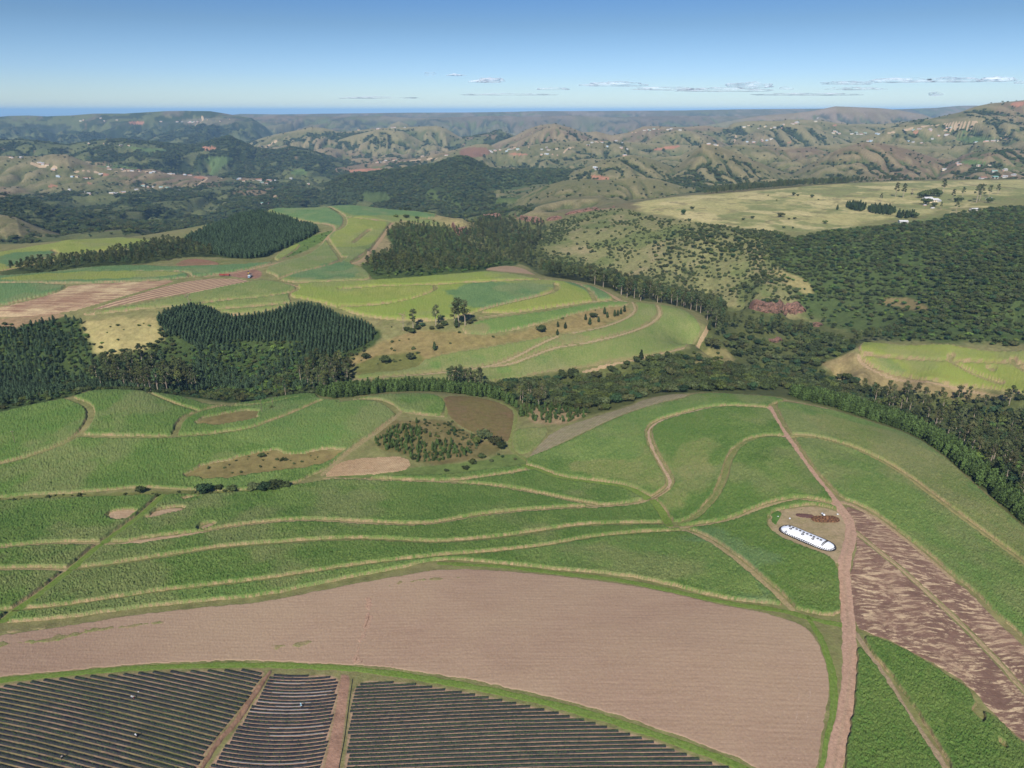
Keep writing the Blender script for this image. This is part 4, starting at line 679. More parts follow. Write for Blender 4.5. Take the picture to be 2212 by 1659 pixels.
def sp(kind, var):
    if (kind, var) not in SP:
        (cv, cf), (tv, tf), bark = species(kind, hash_(kind) + var * 17)
        c = mesh_obj('crown', cv, cf, MF[kind]); t = mesh_obj('trunk', tv, tf, MT[bark]); SP[kind, var] = (c.data, t.data); bpy.data.objects.remove(c); bpy.data.objects.remove(t)
    return SP[kind, var]
def hash_(s): return sum(ord(c) * (i + 3) for i, c in enumerate(s))
NM = dict(plant='plantation_tree', wind='conifer_tree', gum='gum_tree', bush='bush_tree', lush='leafy_tree', shrub='shrub', cyp='cypress_tree', dead='dead_tree')
CT = dict(plant='tree', wind='tree', gum='tree', bush='tree', lush='tree', shrub='shrub', cyp='tree', dead='tree')
FIRSTC = {}
def make_tree(kind, x, y, s, label, group=None, var=None, sz=1., rot=None, z=None):
    var = random.randrange(3) if var is None else var; cm, tm = sp(kind, var)
    e = bpy.data.objects.new(NM[kind], None); COL.objects.link(e); e.empty_display_size = .5
    z = float(hgt(x, y)) if z is None else z
    e.location = (x, y, z - .05); e.scale = (s, s, s * sz); e.rotation_euler[2] = random.uniform(0, 6.3) if rot is None else rot
    for n, m in (('crown', cm), ('trunk', tm)): o = bpy.data.objects.new(n, m); COL.objects.link(o); o.parent = e; 
    FIRSTC.setdefault((kind, var), [c for c in e.children][0] if e.children else None)
    if FIRSTC[kind, var] is None:
        FIRSTC[kind, var] = next(o for o in COL.objects if o.parent == e and o.name.startswith('crown'))
    tag(e, label, CT[kind], group); return e
def scatter(poly, sp_, jit=.45, y0=95, y1=1700, rot=0., ratio=1., excl=None, dens=1., edge=0., occ=True):
    w = world(poly, True, y0, y1, 1) if isinstance(poly, list) else poly
    lo = w.min(0); hi = w.max(0); ce = (lo + hi) / 2; Rr = np.hypot(*(hi - lo)) / 2 + sp_
    gx, gy = np.meshgrid(np.arange(-Rr, Rr, sp_), np.arange(-Rr, Rr, sp_ * ratio)); gx = gx.ravel() + rng.uniform(-jit, jit, gx.size) * sp_; gy = gy.ravel() + rng.uniform(-jit, jit, gy.size) * sp_ * ratio
    c, s = math.cos(rot), math.sin(rot); x = ce[0] + c * gx - s * gy; y = ce[1] + s * gx + c * gy
    ok = (x > lo[0]) & (x < hi[0]) & (y > lo[1]) & (y < hi[1]) & (y > 95); x, y = x[ok], y[ok]
    ins = pin(w, x, y)
    if excl is not None:
        for q in excl: ins &= ~pin(world(q, True, y0, y1, 1), x, y)
    x, y = x[ins], y[ins]; keep = rng.random(len(x)) < (dens(x, y) if callable(dens) else dens); x, y = x[keep], y[keep]
    if occ and len(x): o = at(OCC, x, y); x, y = x[~o], y[~o]
    return np.stack([x, y], -1)
def pin(w, x, y):
    ins = np.zeros(x.shape, bool)
    for i in range(len(w)):
        x0, y0 = w[i]; x1, y1 = w[(i + 1) % len(w)]
        if y0 != y1: ins ^= ((y0 > y) != (y1 > y)) & (x < (x1 - x0) * (y - y0) / (y1 - y0) + x0)
    return ins
def at(A, x, y):
    i = np.clip(np.rint(np.interp(y, YR, np.arange(NR))).astype(int), 0, NR - 1); j = np.clip(np.rint((x / (y * cP + H * sP) + UMAX) / (2 * UMAX) * (NC - 1)).astype(int), 0, NC - 1)
    return A[i, j]
LISTS = {}     # kind -> list of (x, y, scale, label, group, vertical stretch)
def plantl(kind, xy, s0, s1, label, group, sz=(.9, 1.15)):
    for x, y in xy: LISTS.setdefault(kind, []).append((x, y, random.uniform(s0, s1), label, group, random.uniform(*sz)))
def gn_stuff(name, kind, xy, sc, szs, label, cat='trees'):
    """uncountable far trees: points on the land, each carrying the crown of the same kind"""
    vars_ = [v for v in range(3) if (kind, v) in FIRSTC]
    part = rng.integers(0, len(vars_), len(xy))
    for k, v in enumerate(vars_):
        q = xy[part == k]
        if not len(q): continue
        z = hgt(q[:, 0], q[:, 1]); me = bpy.data.meshes.new(name); me.vertices.add(len(q)); me.vertices.foreach_set('co', np.c_[q, z - .1].astype(np.float32).ravel())
        s = sc[part == k]; ss = np.stack([s, s, s * szs[part == k]], -1).astype(np.float32)
        a = me.attributes.new('scl', 'FLOAT_VECTOR', 'POINT'); a.data.foreach_set('vector', ss.ravel())
        rr = np.zeros((len(q), 3), np.float32); rr[:, 2] = rng.uniform(0, 6.28, len(q)); a = me.attributes.new('rot', 'FLOAT_VECTOR', 'POINT'); a.data.foreach_set('vector', rr.ravel())
        o = bpy.data.objects.new(name, me); COL.objects.link(o); tag(o, label + ('' if len(vars_) == 1 else (', fuller crowns', ', rounder crowns', ', looser crowns')[k]), cat, None, 'stuff')
        ng = bpy.data.node_groups.new(name, 'GeometryNodeTree'); ng.interface.new_socket('Geometry', in_out='INPUT', socket_type='NodeSocketGeometry'); ng.interface.new_socket('Geometry', in_out='OUTPUT', socket_type='NodeSocketGeometry')
        N = ng.nodes; gi = N.new('NodeGroupInput'); go = N.new('NodeGroupOutput'); ip = N.new('GeometryNodeInstanceOnPoints'); mp = N.new('GeometryNodeMeshToPoints'); oi = N.new('GeometryNodeObjectInfo')
        oi.inputs['Object'].default_value = FIRSTC[kind, v]; oi.inputs['As Instance'].default_value = False
        L = ng.links.new; L(gi.outputs[0], mp.inputs['Mesh']); L(mp.outputs[0], ip.inputs['Points']); L(oi.outputs['Geometry'], ip.inputs['Instance'])
        for nm, sock in (('scl', 'Scale'), ('rot', 'Rotation')):
            na = N.new('GeometryNodeInputNamedAttribute'); na.data_type = 'FLOAT_VECTOR'; na.inputs['Name'].default_value = nm; L(na.outputs[0], ip.inputs[sock])
        L(ip.outputs[0], go.inputs[0]); o.modifiers.new('trees', 'NODES').node_group = ng
# ---- regions
row = dirn((560,770), (570,700), y1=900) - R(90)
P1 = [[(336,684),(400,664),(440,664),(487,690),(571,684),(655,657),(705,669),(735,690),(725,735),(640,742),(560,738),(480,742),(430,760),(390,735),(350,720)], [(700,685),(770,692),(815,716),(800,742),(735,768),(650,772),(660,735)]]
for q in P1: plantl('plant', scatter(q, 2.9, .16, rot=row, ratio=.72), .60, .82, 'narrow bluish young gum in close rows on the plantation slope', 'plantation gums in close rows')
P2 = [(-90,722),(0,722),(100,692),(160,690),(190,708),(205,742),(200,775),(270,790),(400,780),(520,800),(560,840),(400,850),(200,838),(150,855),(0,885),(-90,900)]
plantl('plant', scatter(P2, 4.4, .3, rot=row, ratio=.9, dens=lambda x, y: .35 + .65 * (fbm(x, y, 30, 3) > .47)), .6, .85, 'young plantation gum in the patchy left of the valley', 'patchy plantation gums at left')
PALL = [(-90,722),(100,692),(188,702),(205,745),(212,768),(300,760),(350,745),(338,690),(400,664),(487,690),(571,684),(655,657),(735,690),(815,716),(800,748),(765,775),(752,800),(770,822),(690,850),(620,852),(504,868),(400,857),(270,840),(150,856),(0,888),(-90,905)]
plantl('bush', scatter(PALL, 4.6, .48, dens=.8), .28, .55, 'low dark bush tree filling the gaps of the plantation valley', 'gap-filling bushes of the plantation valley')
P3 = [(400,750),(480,745),(620,745),(735,770),(760,800),(700,840),(560,850),(450,840),(420,800)]
plantl('lush', scatter(P3, 5.2, .45, dens=.75), .42, .7, 'low leafy green tree in the plantation valley undergrowth', 'undergrowth trees in the plantation valley')
plantl('plant', scatter(P3, 4.2, .4, dens=lambda x, y: .15 + .85 * (fbm(x, y, 25, 3, .5, 2) > .5)), .6, .9, 'young gum scattered in the leafy valley undergrowth', 'scattered gums in the undergrowth')
plantl('lush', scatter(P2, 5.5, .45, dens=.6), .3, .6, 'low shrubby tree between the patchy plantation gums', 'low leafy trees between the left gums')
plantl('gum', scatter([(200,800),(290,770),(345,790),(420,810),(430,850),(336,846),(270,838),(200,836)], 7.5, .4), .75, 1.05, 'tall dark gum tree in the deep wood behind the left cane crest', 'tall gums behind the left cane crest')
plantl('gum', scatter([(640,800),(700,770),(752,785),(765,815),(720,848),(660,848)], 7, .4), .6, .9, 'dark gum tree near the narrow end of the plantation valley', 'gums at the narrow end of the valley')
plantl('gum', scatter([(580,830),(620,820),(660,850),(600,856)], 9, .4, dens=.6), .5, .8, 'dark gum tree above the tan path at the valley mouth', 'gums at the valley mouth')
plantl('bush', scatter([(430,850),(560,842),(640,848),(620,858),(504,870),(440,862)], 9, .45, dens=.5), .35, .6, 'low bush beside the stream at the foot of the plantation', 'stream bushes below the plantation')
WR = [(684,856),(735,862),(790,853),(870,845),(950,846),(1037,858),(1090,876),(1118,900),(1135,905),(1100,862),(1037,842),(960,830),(870,832),(735,840),(690,845)]
plantl('wind', scatter(WR, 3.0, .3), .85, 1.15, 'dark green conifer in the windbreak behind the left fields', 'conifers of the long windbreak')
WR2 = [(1704,858),(1800,880),(1880,907),(1973,937),(2040,982),(2107,1042),(2175,1102),(2260,1176),(2420,1330),(2460,1330),(2290,1165),(2210,1092),(2130,1022),(2060,962),(1990,922),(1900,890),(1810,864),(1720,848)]
plantl('wind', scatter(WR2, 2.9, .35), .8, 1.2, 'green conifer hedging the right rim of the cane hill', 'conifers along the right rim')
YF = [(792,965),(862,911),(970,904),(1024,941),(1050,955),(1010,990),(899,1003),(880,980)]
plantl('bush', scatter(YF, 2.6, .48, dens=lambda x, y: np.clip((fbm(x, y, 20, 4, .6, 2) - .42) * 6, .08, 1)), .14, .34, 'low dark shrub on the brushy knoll beside the brown field', 'low shrubs of the brushy knoll')
plantl('wind', scatter(YF, 2.7, .45, dens=lambda x, y: .12 + .88 * (fbm(x, y, 22, 3, .5, 2) > .47)), .3, .6, 'very young dark conifer on the knoll beside the brown field', 'young conifers on the brushy knoll')
for u_, v_, s_ in ((1045,948,1.15),(1070,962,1.),(1082,970,.8),(1030,960,.8),(1020,1003,.6),(1040,990,.6)): x, y = unproj(u_, v_); plantl('bush', [(x, y)], s_, s_, 'broad dark flat-topped tree beside the brown field and the brushy knoll', 'flat-topped trees by the knoll')
plantl('bush', scatter([(900,1008),(1010,1000),(1100,975),(1125,995),(1040,1012),(960,1022)], 6, .45, dens=.4), .25, .5, 'low bush in the green gully left of the round cane hill', 'gully bushes left of the cane hill')
plantl('bush', scatter([(1118,876),(1200,876),(1290,892),(1235,914),(1140,905)], 3.6, .45, dens=.55), .2, .4, 'low bush on the bare tan slope above the cane plot', 'bushes of the bare slope')
plantl('wind', scatter([(1115,874),(1200,874),(1290,890),(1235,914),(1140,912)], 3., .45, dens=.7), .3, .65, 'conifer on the bare tan slope above the cane plot', 'small conifers on the bare slope')
GN1 = [(936,826),(1050,832),(1104,828),(1238,804),(1373,783),(1486,760),(1560,790),(1650,800),(1700,842),(1583,846),(1480,846),(1389,858),(1356,873),(1285,893),(1200,880),(1120,868),(1040,842)]
plantl('bush', scatter(GN1, 6.4, .45, dens=.92), .65, 1.15, 'dense dark bush tree in the gorge behind the round cane hill', 'bush trees behind the round cane hill')
plantl('gum', scatter([(940,835),(1000,815),(1040,820),(1060,845),(980,840)], 7, .4), .7, 1., 'tall gum tree over the windbreak where the gorge begins', 'gums over the windbreak')
plantl('gum', scatter([(1060,842),(1120,850),(1180,845),(1180,880),(1120,880)], 7.5, .4, dens=.7), .5, .8, 'gum tree behind the windbreak end above the brown field', 'gums at the windbreak end')
GN2 = [(1540,740),(1600,720),(1640,700),(1740,705),(1850,742),(1835,765),(1760,790),(1850,830),(1900,860),(1900,900),(1800,875),(1704,850),(1660,800),(1600,780),(1560,750)]
plantl('bush', scatter(GN2, 6.8, .45, excl=[[(1612,640),(1750,640),(1752,698),(1615,690)], [(1745,694),(1785,694),(1785,716),(1745,716)], [(1655,724),(1698,724),(1698,750),(1655,752)]], dens=.88), .6, 1.15, 'dark bush tree on the gorge floor right of the ridge', 'bush trees on the gorge floor')
GN3 = [(1850,840),(1950,866),(2100,850),(2212,866),(2400,900),(2460,1290),(2300,1160),(2212,1085),(2130,1010),(2060,952),(1990,912),(1900,882)]
plantl('gum', scatter(GN3, 7.6, .45, dens=.62), .6, 1., 'grey-green gum tree in the right-hand gorge wood', 'gums of the right-hand gorge')
plantl('bush', scatter(GN3, 6.8, .45, dens=.6), .55, 1.05, 'dark bush tree in the right-hand gorge wood', 'bush trees of the right-hand gorge')
plantl('lush', scatter([(2050,960),(2130,900),(2300,950),(2420,1290),(2212,1085),(2110,1000)], 6.5, .45, dens=.45), .5, .9, 'bright leafy tree low in the right-hand gorge', 'leafy trees of the right-hand gorge')
GUML = [(1160,596),(1190,585),(1260,590),(1330,612),(1400,632),(1480,645),(1530,655),(1570,680),(1570,730),(1540,740),(1535,700),(1510,674),(1440,656),(1365,649),(1300,618),(1235,605)]
plantl('gum', scatter(GUML, 7.2, .4, dens=.95), .75, 1.1, 'tall gum in the belt along the ridge back rim', 'gum belt behind the second ridge')
plantl('gum', scatter([(1560,690),(1640,704),(1700,708),(1740,716),(1780,728),(1700,732),(1620,722),(1570,712)], 7.5, .4, dens=.8), .6, .95, 'gum tree below the broad red rock face', 'gums below the red rock face')
plantl('gum', scatter([(1830,750),(1860,735),(1960,735),(1980,745),(1900,745),(1840,768)], 7, .4, dens=.7), .6, .9, 'gum tree on the left tip of the yellow-green spur', 'gums on the spur tip')
SLP = [(1740,690),(1700,610),(1680,560),(1650,540),(1730,510),(1850,492),(1990,482),(2100,452),(2500,432),(2500,780),(2212,752),(2050,736),(1900,738)]
plantl('bush', scatter(SLP, 5.3, .48, y0=560, excl=[[(1890,650),(1950,640),(2010,660),(2000,675),(1930,665)], [(1640,570),(1740,600),(1765,640),(1740,640)]], dens=lambda x, y: np.clip((fbm(x, y, 45, 4, .6, 1) - .36) * 6, .25, 1)), .3, .98, 'dark bush tree on the big wooded slope at right', 'bush trees of the big right slope')
plantl('lush', scatter(SLP, 8.5, .48, y0=560, dens=.45), .35, .75, 'bright leafy shrub tree on the big wooded slope at right', 'leafy trees of the big right slope')
SAV = [(1140,545),(1165,500),(1230,468),(1330,447),(1420,470),(1560,488),(1730,505),(1690,560),(1700,620),(1740,690),(1620,662),(1500,642),(1350,608),(1200,572)]
plantl('shrub', scatter(SAV, 6., .48, y0=650, dens=lambda x, y: np.clip((fbm(x, y, 45, 4, .6, 7) - .40) * 5, .1, 1)), .5, 1.7, 'round dark shrub on the dry grassy slope above the gorge', 'shrubs of the dry slope')
plantl('bush', scatter([(1420,500),(1560,495),(1730,508),(1690,560),(1700,620),(1740,685),(1620,658),(1500,635),(1400,560)], 7.5, .48, y0=650, dens=lambda x, y: np.clip((fbm(x, y, 50, 4, .6, 7) - .44) * 7, .05, 1)), .4, .95, 'dark bush tree among shrubs on the dry grassy slope', 'bush trees of the dry slope')
UPF = [(388,522),(440,500),(540,458),(600,467),(685,492),(688,505),(600,543),(560,560),(480,558)]
plantl('plant', scatter(UPF, 4.4, .25, y0=600, rot=.1), .9, 1.2, 'dark plantation tree on the hump beside the tableland', 'plantation on the far hump')
plantl('gum', scatter([(0,582),(120,567),(270,547),(330,528),(390,522),(480,556),(400,556),(300,574),(150,590),(60,596)], 6.5, .4, y0=600), .5, .85, 'dark tree in the long wood between the left cane strips', 'long wood between the left strips')
plantl('lush', scatter([(640,552),(700,522),(722,500),(700,502),(640,525),(600,560)], 7, .4, y0=600, dens=.3), .2, .35, 'low green bush in the fold beside the far wood', 'bushes in the far fold')
BACKF = [(830,508),(850,488),(960,488),(1010,502),(1000,525),(1060,545),(1130,570),(1060,578),(1047,585),(815,604),(770,577),(800,565),(858,535)]
plantl('gum', scatter(BACKF, 7.5, .42, y0=650, dens=.8), .5, .9, 'dark gum tree in the wood behind the middle ridge crest', 'gums behind the middle ridge crest')
plantl('lush', scatter(BACKF, 7, .42, y0=650, dens=.35), .4, .7, 'leafy tree in the wood behind the middle ridge crest', 'leafy trees behind the middle ridge crest')
HEAD = [(1000,500),(1060,480),(1110,486),(1180,482),(1165,515),(1150,545),(1160,590),(1130,570),(1060,545),(1000,525)]
plantl('gum', scatter(HEAD, 7.5, .42, y0=750, dens=.9), .6, 1.1, 'gum tree in the gorge head below the red band', 'gums at the gorge head')
LINE = [(1520,424),(1600,416),(1750,402),(1900,392),(1960,386),(1950,376),(1900,380),(1750,392),(1600,408),(1520,418)]
plantl('gum', scatter(LINE, 9, .4, y0=1200, y1=1900, dens=.85, occ=False), .6, .95, 'gum tree in the belt along the back edge of the dry plateau', 'gum belt behind the plateau')
for q in (Q('A3',(1045,955),(1200,965),(1190,1000),(1100,998)), Q('A3',(1195,980),(1380,990),(1380,1035),(1200,1005)), Q('A3',(1385,1020),(1510,1020),(1500,1045),(1390,1045))):
    plantl('cyp', scatter(q, 6.5, .35, y0=700, y1=1500), .95, 1.6, 'dense dark tree in the plateau hedge blocks', 'hedge blocks on the plateau')
plantl('bush', scatter([(1615,655),(1745,655),(1750,685),(1620,685)], 7, .48, y0=600, dens=.5), .3, .7, 'dark bush tree growing on the broad red rock face', 'bush trees on the red rock face')
# single trees
ONE = []
def one(kind, k, x, y, h, label, y0=95, y1=1700):
    u_, v_ = Q(k, (x, y))[0] if k else (x, y); X, Y = unproj(u_, v_, y0, y1); base = dict(gum=15.5, cyp=7.6, bush=5., shrub=2.2, dead=13, lush=5., plant=8.2, wind=6.5)[kind]
    return make_tree(kind, X, Y, h / base, label)
one('gum', None, 982, 704, 21, 'left of the three tall gum trees clustered beside the middle ridge path')
one('gum', None, 991, 706, 25, 'tallest gum tree of the cluster beside the middle ridge path')
one('gum', None, 1005, 703, 22, 'right of the three tall gum trees clustered beside the middle ridge path')
one('cyp', None, 986, 708, 9, 'broad dark tree at the foot of the tallest gum')
one('gum', None, 942, 706, 19, 'forked tall gum tree left of the gum cluster')
one('gum', None, 893, 712, 18, 'slender tall gum tree furthest left of the ridge gums')
one('dead', None, 871, 714, 15, 'pinkish dead tree left of the slender tall gum')
one('dead', None, 411, 668, 15, 'tall bare reddish tree standing above the left plantation edge')
for i, (x, y, s, w) in enumerate(((878,716,4,'left'),(890,720,4.5,'below the slender gum'),(902,712,4,'right of the slender gum'),(912,706,3.6,'between the slender and the forked gum'),(932,712,3,'left foot of the forked gum'),(950,710,4,'right foot of the forked gum'),(960,704,4.5,'between the forked gum and the cluster'),(1015,700,4,'right foot of the gum cluster'),(1024,694,3,'on the path end right of the gum cluster'))):
    one('bush', None, x, y, s, 'dark bush under the ridge gums, ' + w)
for x, y, h, k, w in ((608,712,8,'cyp','alone on the bank below the forked gum'),(1293,590,6,'bush','round and broad, above the terrace path'),(1400,560,5.5,'cyp','upper of the pair right of the round tree'),(1397,612,5.5,'cyp','lower of the pair right of the round tree'),(1448,570,6,'cyp','right of the pair on the brushy bank'),(1578,515,6,'cyp','left end of the bank cluster'),(1605,545,7,'cyp','lowest of the bank cluster'),(1625,498,4.5,'bush','broad, in the middle of the bank cluster'),(1662,528,5.5,'cyp','slim, right of the lowest bank cluster tree'),(1700,478,7,'cyp','behind the bank cluster'),(1718,500,6,'cyp','in front of the dense bank trees'),(1765,492,6.5,'cyp','dense, left of the last three'),(1785,488,6,'cyp','middle of the last three'),(1805,478,6,'cyp','right of the dense pair'),(1828,462,6.5,'cyp','last on the bank, nearest the curved path end'),(1935,770,9,'cyp','alone on the lowest terrace above the gorge')):
    one(k, 'B2', x, y, h, 'dark evergreen tree on the second ridge, ' + w)
for x, y, h, w in ((1310,450,5.5,'largest, at the left'),(1410,425,3,'small, right of the largest'),(1490,432,3.2,'low, in the middle'),(1630,432,4.5,'left of the right-hand three'),(1708,432,5,'middle of the right-hand three'),(1770,418,5,'right of the right-hand three'),(1835,412,3.6,'last at the right end'),(905,442,3.4,'small and grey at the left end')):
    one('bush', 'C1', x, y, h, 'dark bush in the drainage strip across the cane, ' + w)
one('bush', 'C1', 1685, 212, 2.4, 'small dark bush at the top of the brown brush patch')
one('shrub', 'C1', 1830, 235, 2, 'small bush at the right end of the brown brush patch')
one('shrub', 'B1', 1755, 1085, 2.4, 'round dark bush beside the short pole in the left cane')
one('bush', 'B1', 1560, 1040, 5, 'spreading dark tree above the left cane field end'); one('bush', 'B1', 1670, 1035, 4, 'smaller dark tree right of the spreading one above the left cane')
one('bush', 'B3', 205, 690, 9, 'large dark tree group at the right foot of the second ridge'); one('bush', 'B3', 325, 690, 6, 'round bush right of the large dark tree at the ridge foot')
one('cyp', 'B3', 185, 580, 9, 'slim dark tree on the right tip of the second ridge'); one('cyp', 'C3', 1150, 95, 5, 'dark bush standing out of the conifer hedge on the right rim')
for x, y, h, k, w in ((1385,905,22,'gum','tall and dense, left of the pair'),(1432,912,22,'gum','tall and loose, right of the pair'),(1290,935,12,'gum','small, alone at the left'),(1490,905,14,'dead','pinkish and thin'),(1690,880,22,'gum','wide and bare, behind the grove'),(1815,905,15,'gum','by the drive at the back'),(1750,930,17,'gum','leaning, right of the houses'),(1905,940,26,'gum','tall and pale, in the right cluster'),(1925,930,24,'gum','second pale one in the right cluster'),(1985,905,18,'gum','dark, right of the pale ones'),(2040,890,16,'gum','furthest right at the back'),(1775,1000,15,'gum','in front of the garden'),(1675,985,10,'gum','small, in front of the houses'),(1010,990,8,'cyp','alone left of the hedge blocks'),(1765,785,14,'gum','behind the plateau edge'),(1825,795,14,'gum','right one behind the plateau edge')):
    one(k, 'A3', x, y, h * 1.2, 'farmstead tree on the plateau, ' + w, 700, 1900)
for x, y, s, w in ((1545,912,11,'left end of the grove'),(1575,905,13,'left middle of the grove'),(1605,900,13,'centre of the grove'),(1635,900,14,'right middle of the grove'),(1660,905,12,'right end of the grove'),(1580,955,12,'round, in front of the white house'),(1630,968,8,'small, in front of the barn'),(1775,940,8,'in the garden, left'),(1800,935,8,'in the garden, right'),(1985,945,10,'broad, at the right of the yard'),(1510,1040,9,'at the end of the hedge blocks')):
    one('bush', 'A3', x, y, s * .95, 'broad dark farmstead tree, ' + w, 700, 1900)
for x, y, s in ((78,985,7),(20,1020,10),(645,1035,9),(465,1045,6),(405,1055,5),(730,897,8),(757,900,6),(848,910,7),(930,1078,7),(200,1165,7),(700,1052,4),(735,1050,4),(665,1108,4),(725,1110,4),(280,1103,5),(1490,890,5),(890,925,3),(565,900,3),(620,930,3),(60,1060,5),(140,1180,6)):
    u_, v_ = Q('A3', (x, y))[0]; X, Y = unproj(u_, v_, 700, 1900); plantl('bush', [(X, Y)], s / 7, s / 6, 'lone bush dotted on the dry yellow plateau', 'lone bushes on the dry plateau')
for x, y, h in ((390,985,5),(420,990,5),(450,992,4),(500,998,4),(550,995,4),(575,997,4),(600,1000,4),(360,1042,5),(425,1045,6),(495,1052,5)):
    u_, v_ = Q('A2', (x, y))[0]; X, Y = unproj(u_, v_, 700, 1900); plantl('bush', [(X, Y)], h / 5, h / 4.5, 'dark tree on the back rim of the far tableland', 'rim trees of the far tableland')
PATCH = [(190,692),(336,684),(352,705),(345,742),(300,758),(210,768),(205,740)]
plantl('lush', scatter(PATCH, 7, .45, dens=.28), .2, .42, 'low dark bush on the tan grass clearing at left', 'bushes on the grass clearing')
plantl('bush', scatter([(205,750),(300,752),(345,738),(352,700),(380,700),(380,770),(300,775),(205,775)], 5, .45, dens=.8), .4, .7, 'dark bush tree edging the grass clearing', 'bush trees edging the clearing')
plantl('shrub', scatter([(780,720),(870,690),(1000,700),(1100,700),(1250,655),(1350,650),(1250,685),(1100,725),(950,745),(860,790),(770,805)], 8, .48, dens=.35), .4, 1., 'brown-green shrub on the brushy bank of the second ridge', 'shrubs of the brushy bank')
one('bush', 'B2', 165, 765, 5, 'dark thicket tree at the left of the brushy bank'); one('bush', 'B2', 290, 790, 6, 'widest dark thicket tree on the brushy bank'); one('bush', 'B2', 455, 770, 5.5, 'dark thicket tree right of the widest on the brushy bank')
plantl('shrub', scatter([(385,1034),(420,1007),(504,990),(571,971),(638,982),(743,968),(732,990),(689,1013),(571,1021),(470,1036)], 4.5, .48, dens=.45), .25, .6, 'brown shrub in the long brush strip through the left cane', 'shrubs of the long brush strip')
plantl('shrub', scatter([(-60,1084),(0,1076),(200,1066),(400,1060),(600,1052),(690,1038),(690,1043),(504,1070),(353,1072),(0,1084)], 3.5, .48, dens=.5, occ=False), .3, .7, 'low bush in the drainage strip between cane blocks', 'low bushes of the drainage strip')
plantl('bush', scatter([(1490,770),(1520,752),(1560,752),(1590,775),(1560,800),(1500,800)], 8, .45, dens=.4), .4, .7, 'bush tree on the small grassy knoll at the ridge foot', 'bush trees on the grassy knoll')
plantl('bush', scatter([(1760,792),(1800,778),(1850,758),(1865,782),(1973,820),(2070,840),(2212,860),(2110,865),(1950,848)], 9, .45, dens=.25), .3, .6, 'bush on the tan bank below the yellow-green spur', 'bushes on the tan bank')
# ---- individuals for the nearest, one mass for the rest
def placed(L, idx):
    by = {}
    for i in idx: by.setdefault(L[i][3], []).append(i)
    out = {}
    for lb, ii in by.items():
        if len(ii) < 12:
            for i in ii: out[i] = lb
            continue
        xs = np.array([L[i][0] / L[i][1] for i in ii]); ys = np.array([L[i][1] for i in ii]); tx = np.quantile(xs, [1/6, 1/3, .5, 2/3, 5/6]); ty = np.quantile(ys, [.33, .67])
        for i, x, y in zip(ii, xs, ys):
            w = ('far left', 'left', 'centre left', 'centre right', 'right', 'far right')[int(np.searchsorted(tx, x))]; q = ('front', 'middle', 'back')[int(np.searchsorted(ty, y))]
            big = L[i][2] > np.quantile([L[j][2] for j in ii], .6); out[i] = f'{"large" if big else "small"} {lb}, {q} {w}'
    return out
for kind, L in LISTS.items():
    a = np.array([(q[0], q[1], q[2], q[5]) for q in L]); d = a[:, 2] / np.hypot(a[:, 0], a[:, 1]); 
    dep_ = a[:, 1] * cP + H * sP; inv = (np.abs(a[:, 0]) / dep_ < .76) & (a[:, 1] > 120); order = np.argsort(-(d * (inv + .01))); n1 = 292 if kind not in ('bush', 'gum') else 250
    PL = placed(L, order[:n1])
    for i in order[:n1]:
        x, y, s, lb, gr, sz = L[i]; lb = PL[i]; make_tree(kind, x, y, s, lb if len(lb.split()) < 17 else ' '.join(lb.split()[1:]), gr, None, sz)
    rest = order[n1:]
    if len(rest): gn_stuff(dict(plant='plantation', wind='conifers', gum='gum_wood', bush='bush_wood', lush='leafy_wood', shrub='shrubland', cyp='hedge_trees').get(kind), kind, a[rest, :2], a[rest, 2], a[rest, 3], dict(plant='dark rows of young plantation gums beyond the nearest ones', wind='rows of small conifers beyond the nearest ones', gum='mass of tall gum trees filling gorge and back slopes', bush='mass of dark bush trees covering gorge and right slope', lush='mass of bright leafy undergrowth in gorge and slopes', shrub='scatter of shrubs over the dry slopes', cyp='rest of the dark hedge blocks').get(kind))
# ---- far woodland and scattered bush on the hills
w0 = np.clip(WD, -1, 1); dn = np.where(w0 > .45, np.clip((w0 - .42) * 6, 0, 1) / 95., np.where(w0 >= 0, .00045 + .0035 * np.clip(w0 - .12, 0, 1), 0))
dn = dn * (YY > 1350) * (YY < 6200) * VIS * np.where(YY > 2600, (2600 / YY) ** 1.7, 1) * (np.abs(UN)[None, :] < .82)
near_pl = (RIDMASK == 0) & (YY < 1750) & (UI > 1150); dn[near_pl] *= .0
wt = (dn * AREA).ravel(); cs = np.cumsum(wt); tot = int(min(cs[-1], 75000)); print('far trees', cs[-1], 'lists', {k: len(v) for k, v in LISTS.items()})
pick = np.searchsorted(cs, rng.random(tot) * cs[-1]); pick = np.clip(pick, 0, wt.size - 1)
pr, pc = np.unravel_index(pick, ZZ.shape); px = XX[pr, pc] + rng.uniform(-.5, .5, tot) * DXC[pr, pc]; py = YY[pr, pc] + rng.uniform(-.5, .5, tot) * DYC[pr, pc]
fs = np.where(w0[pr, pc] > .45, rng.uniform(.9, 1.5, tot), rng.uniform(.5, 1.15, tot)) * np.where(py > 2600, (py / 2600) ** .75, 1)
gn_stuff('far_woodland', 'bush', np.stack([px, py], -1), fs, rng.uniform(.9, 1.3, tot), 'far dark woodland and scattered bush over the distant hills')
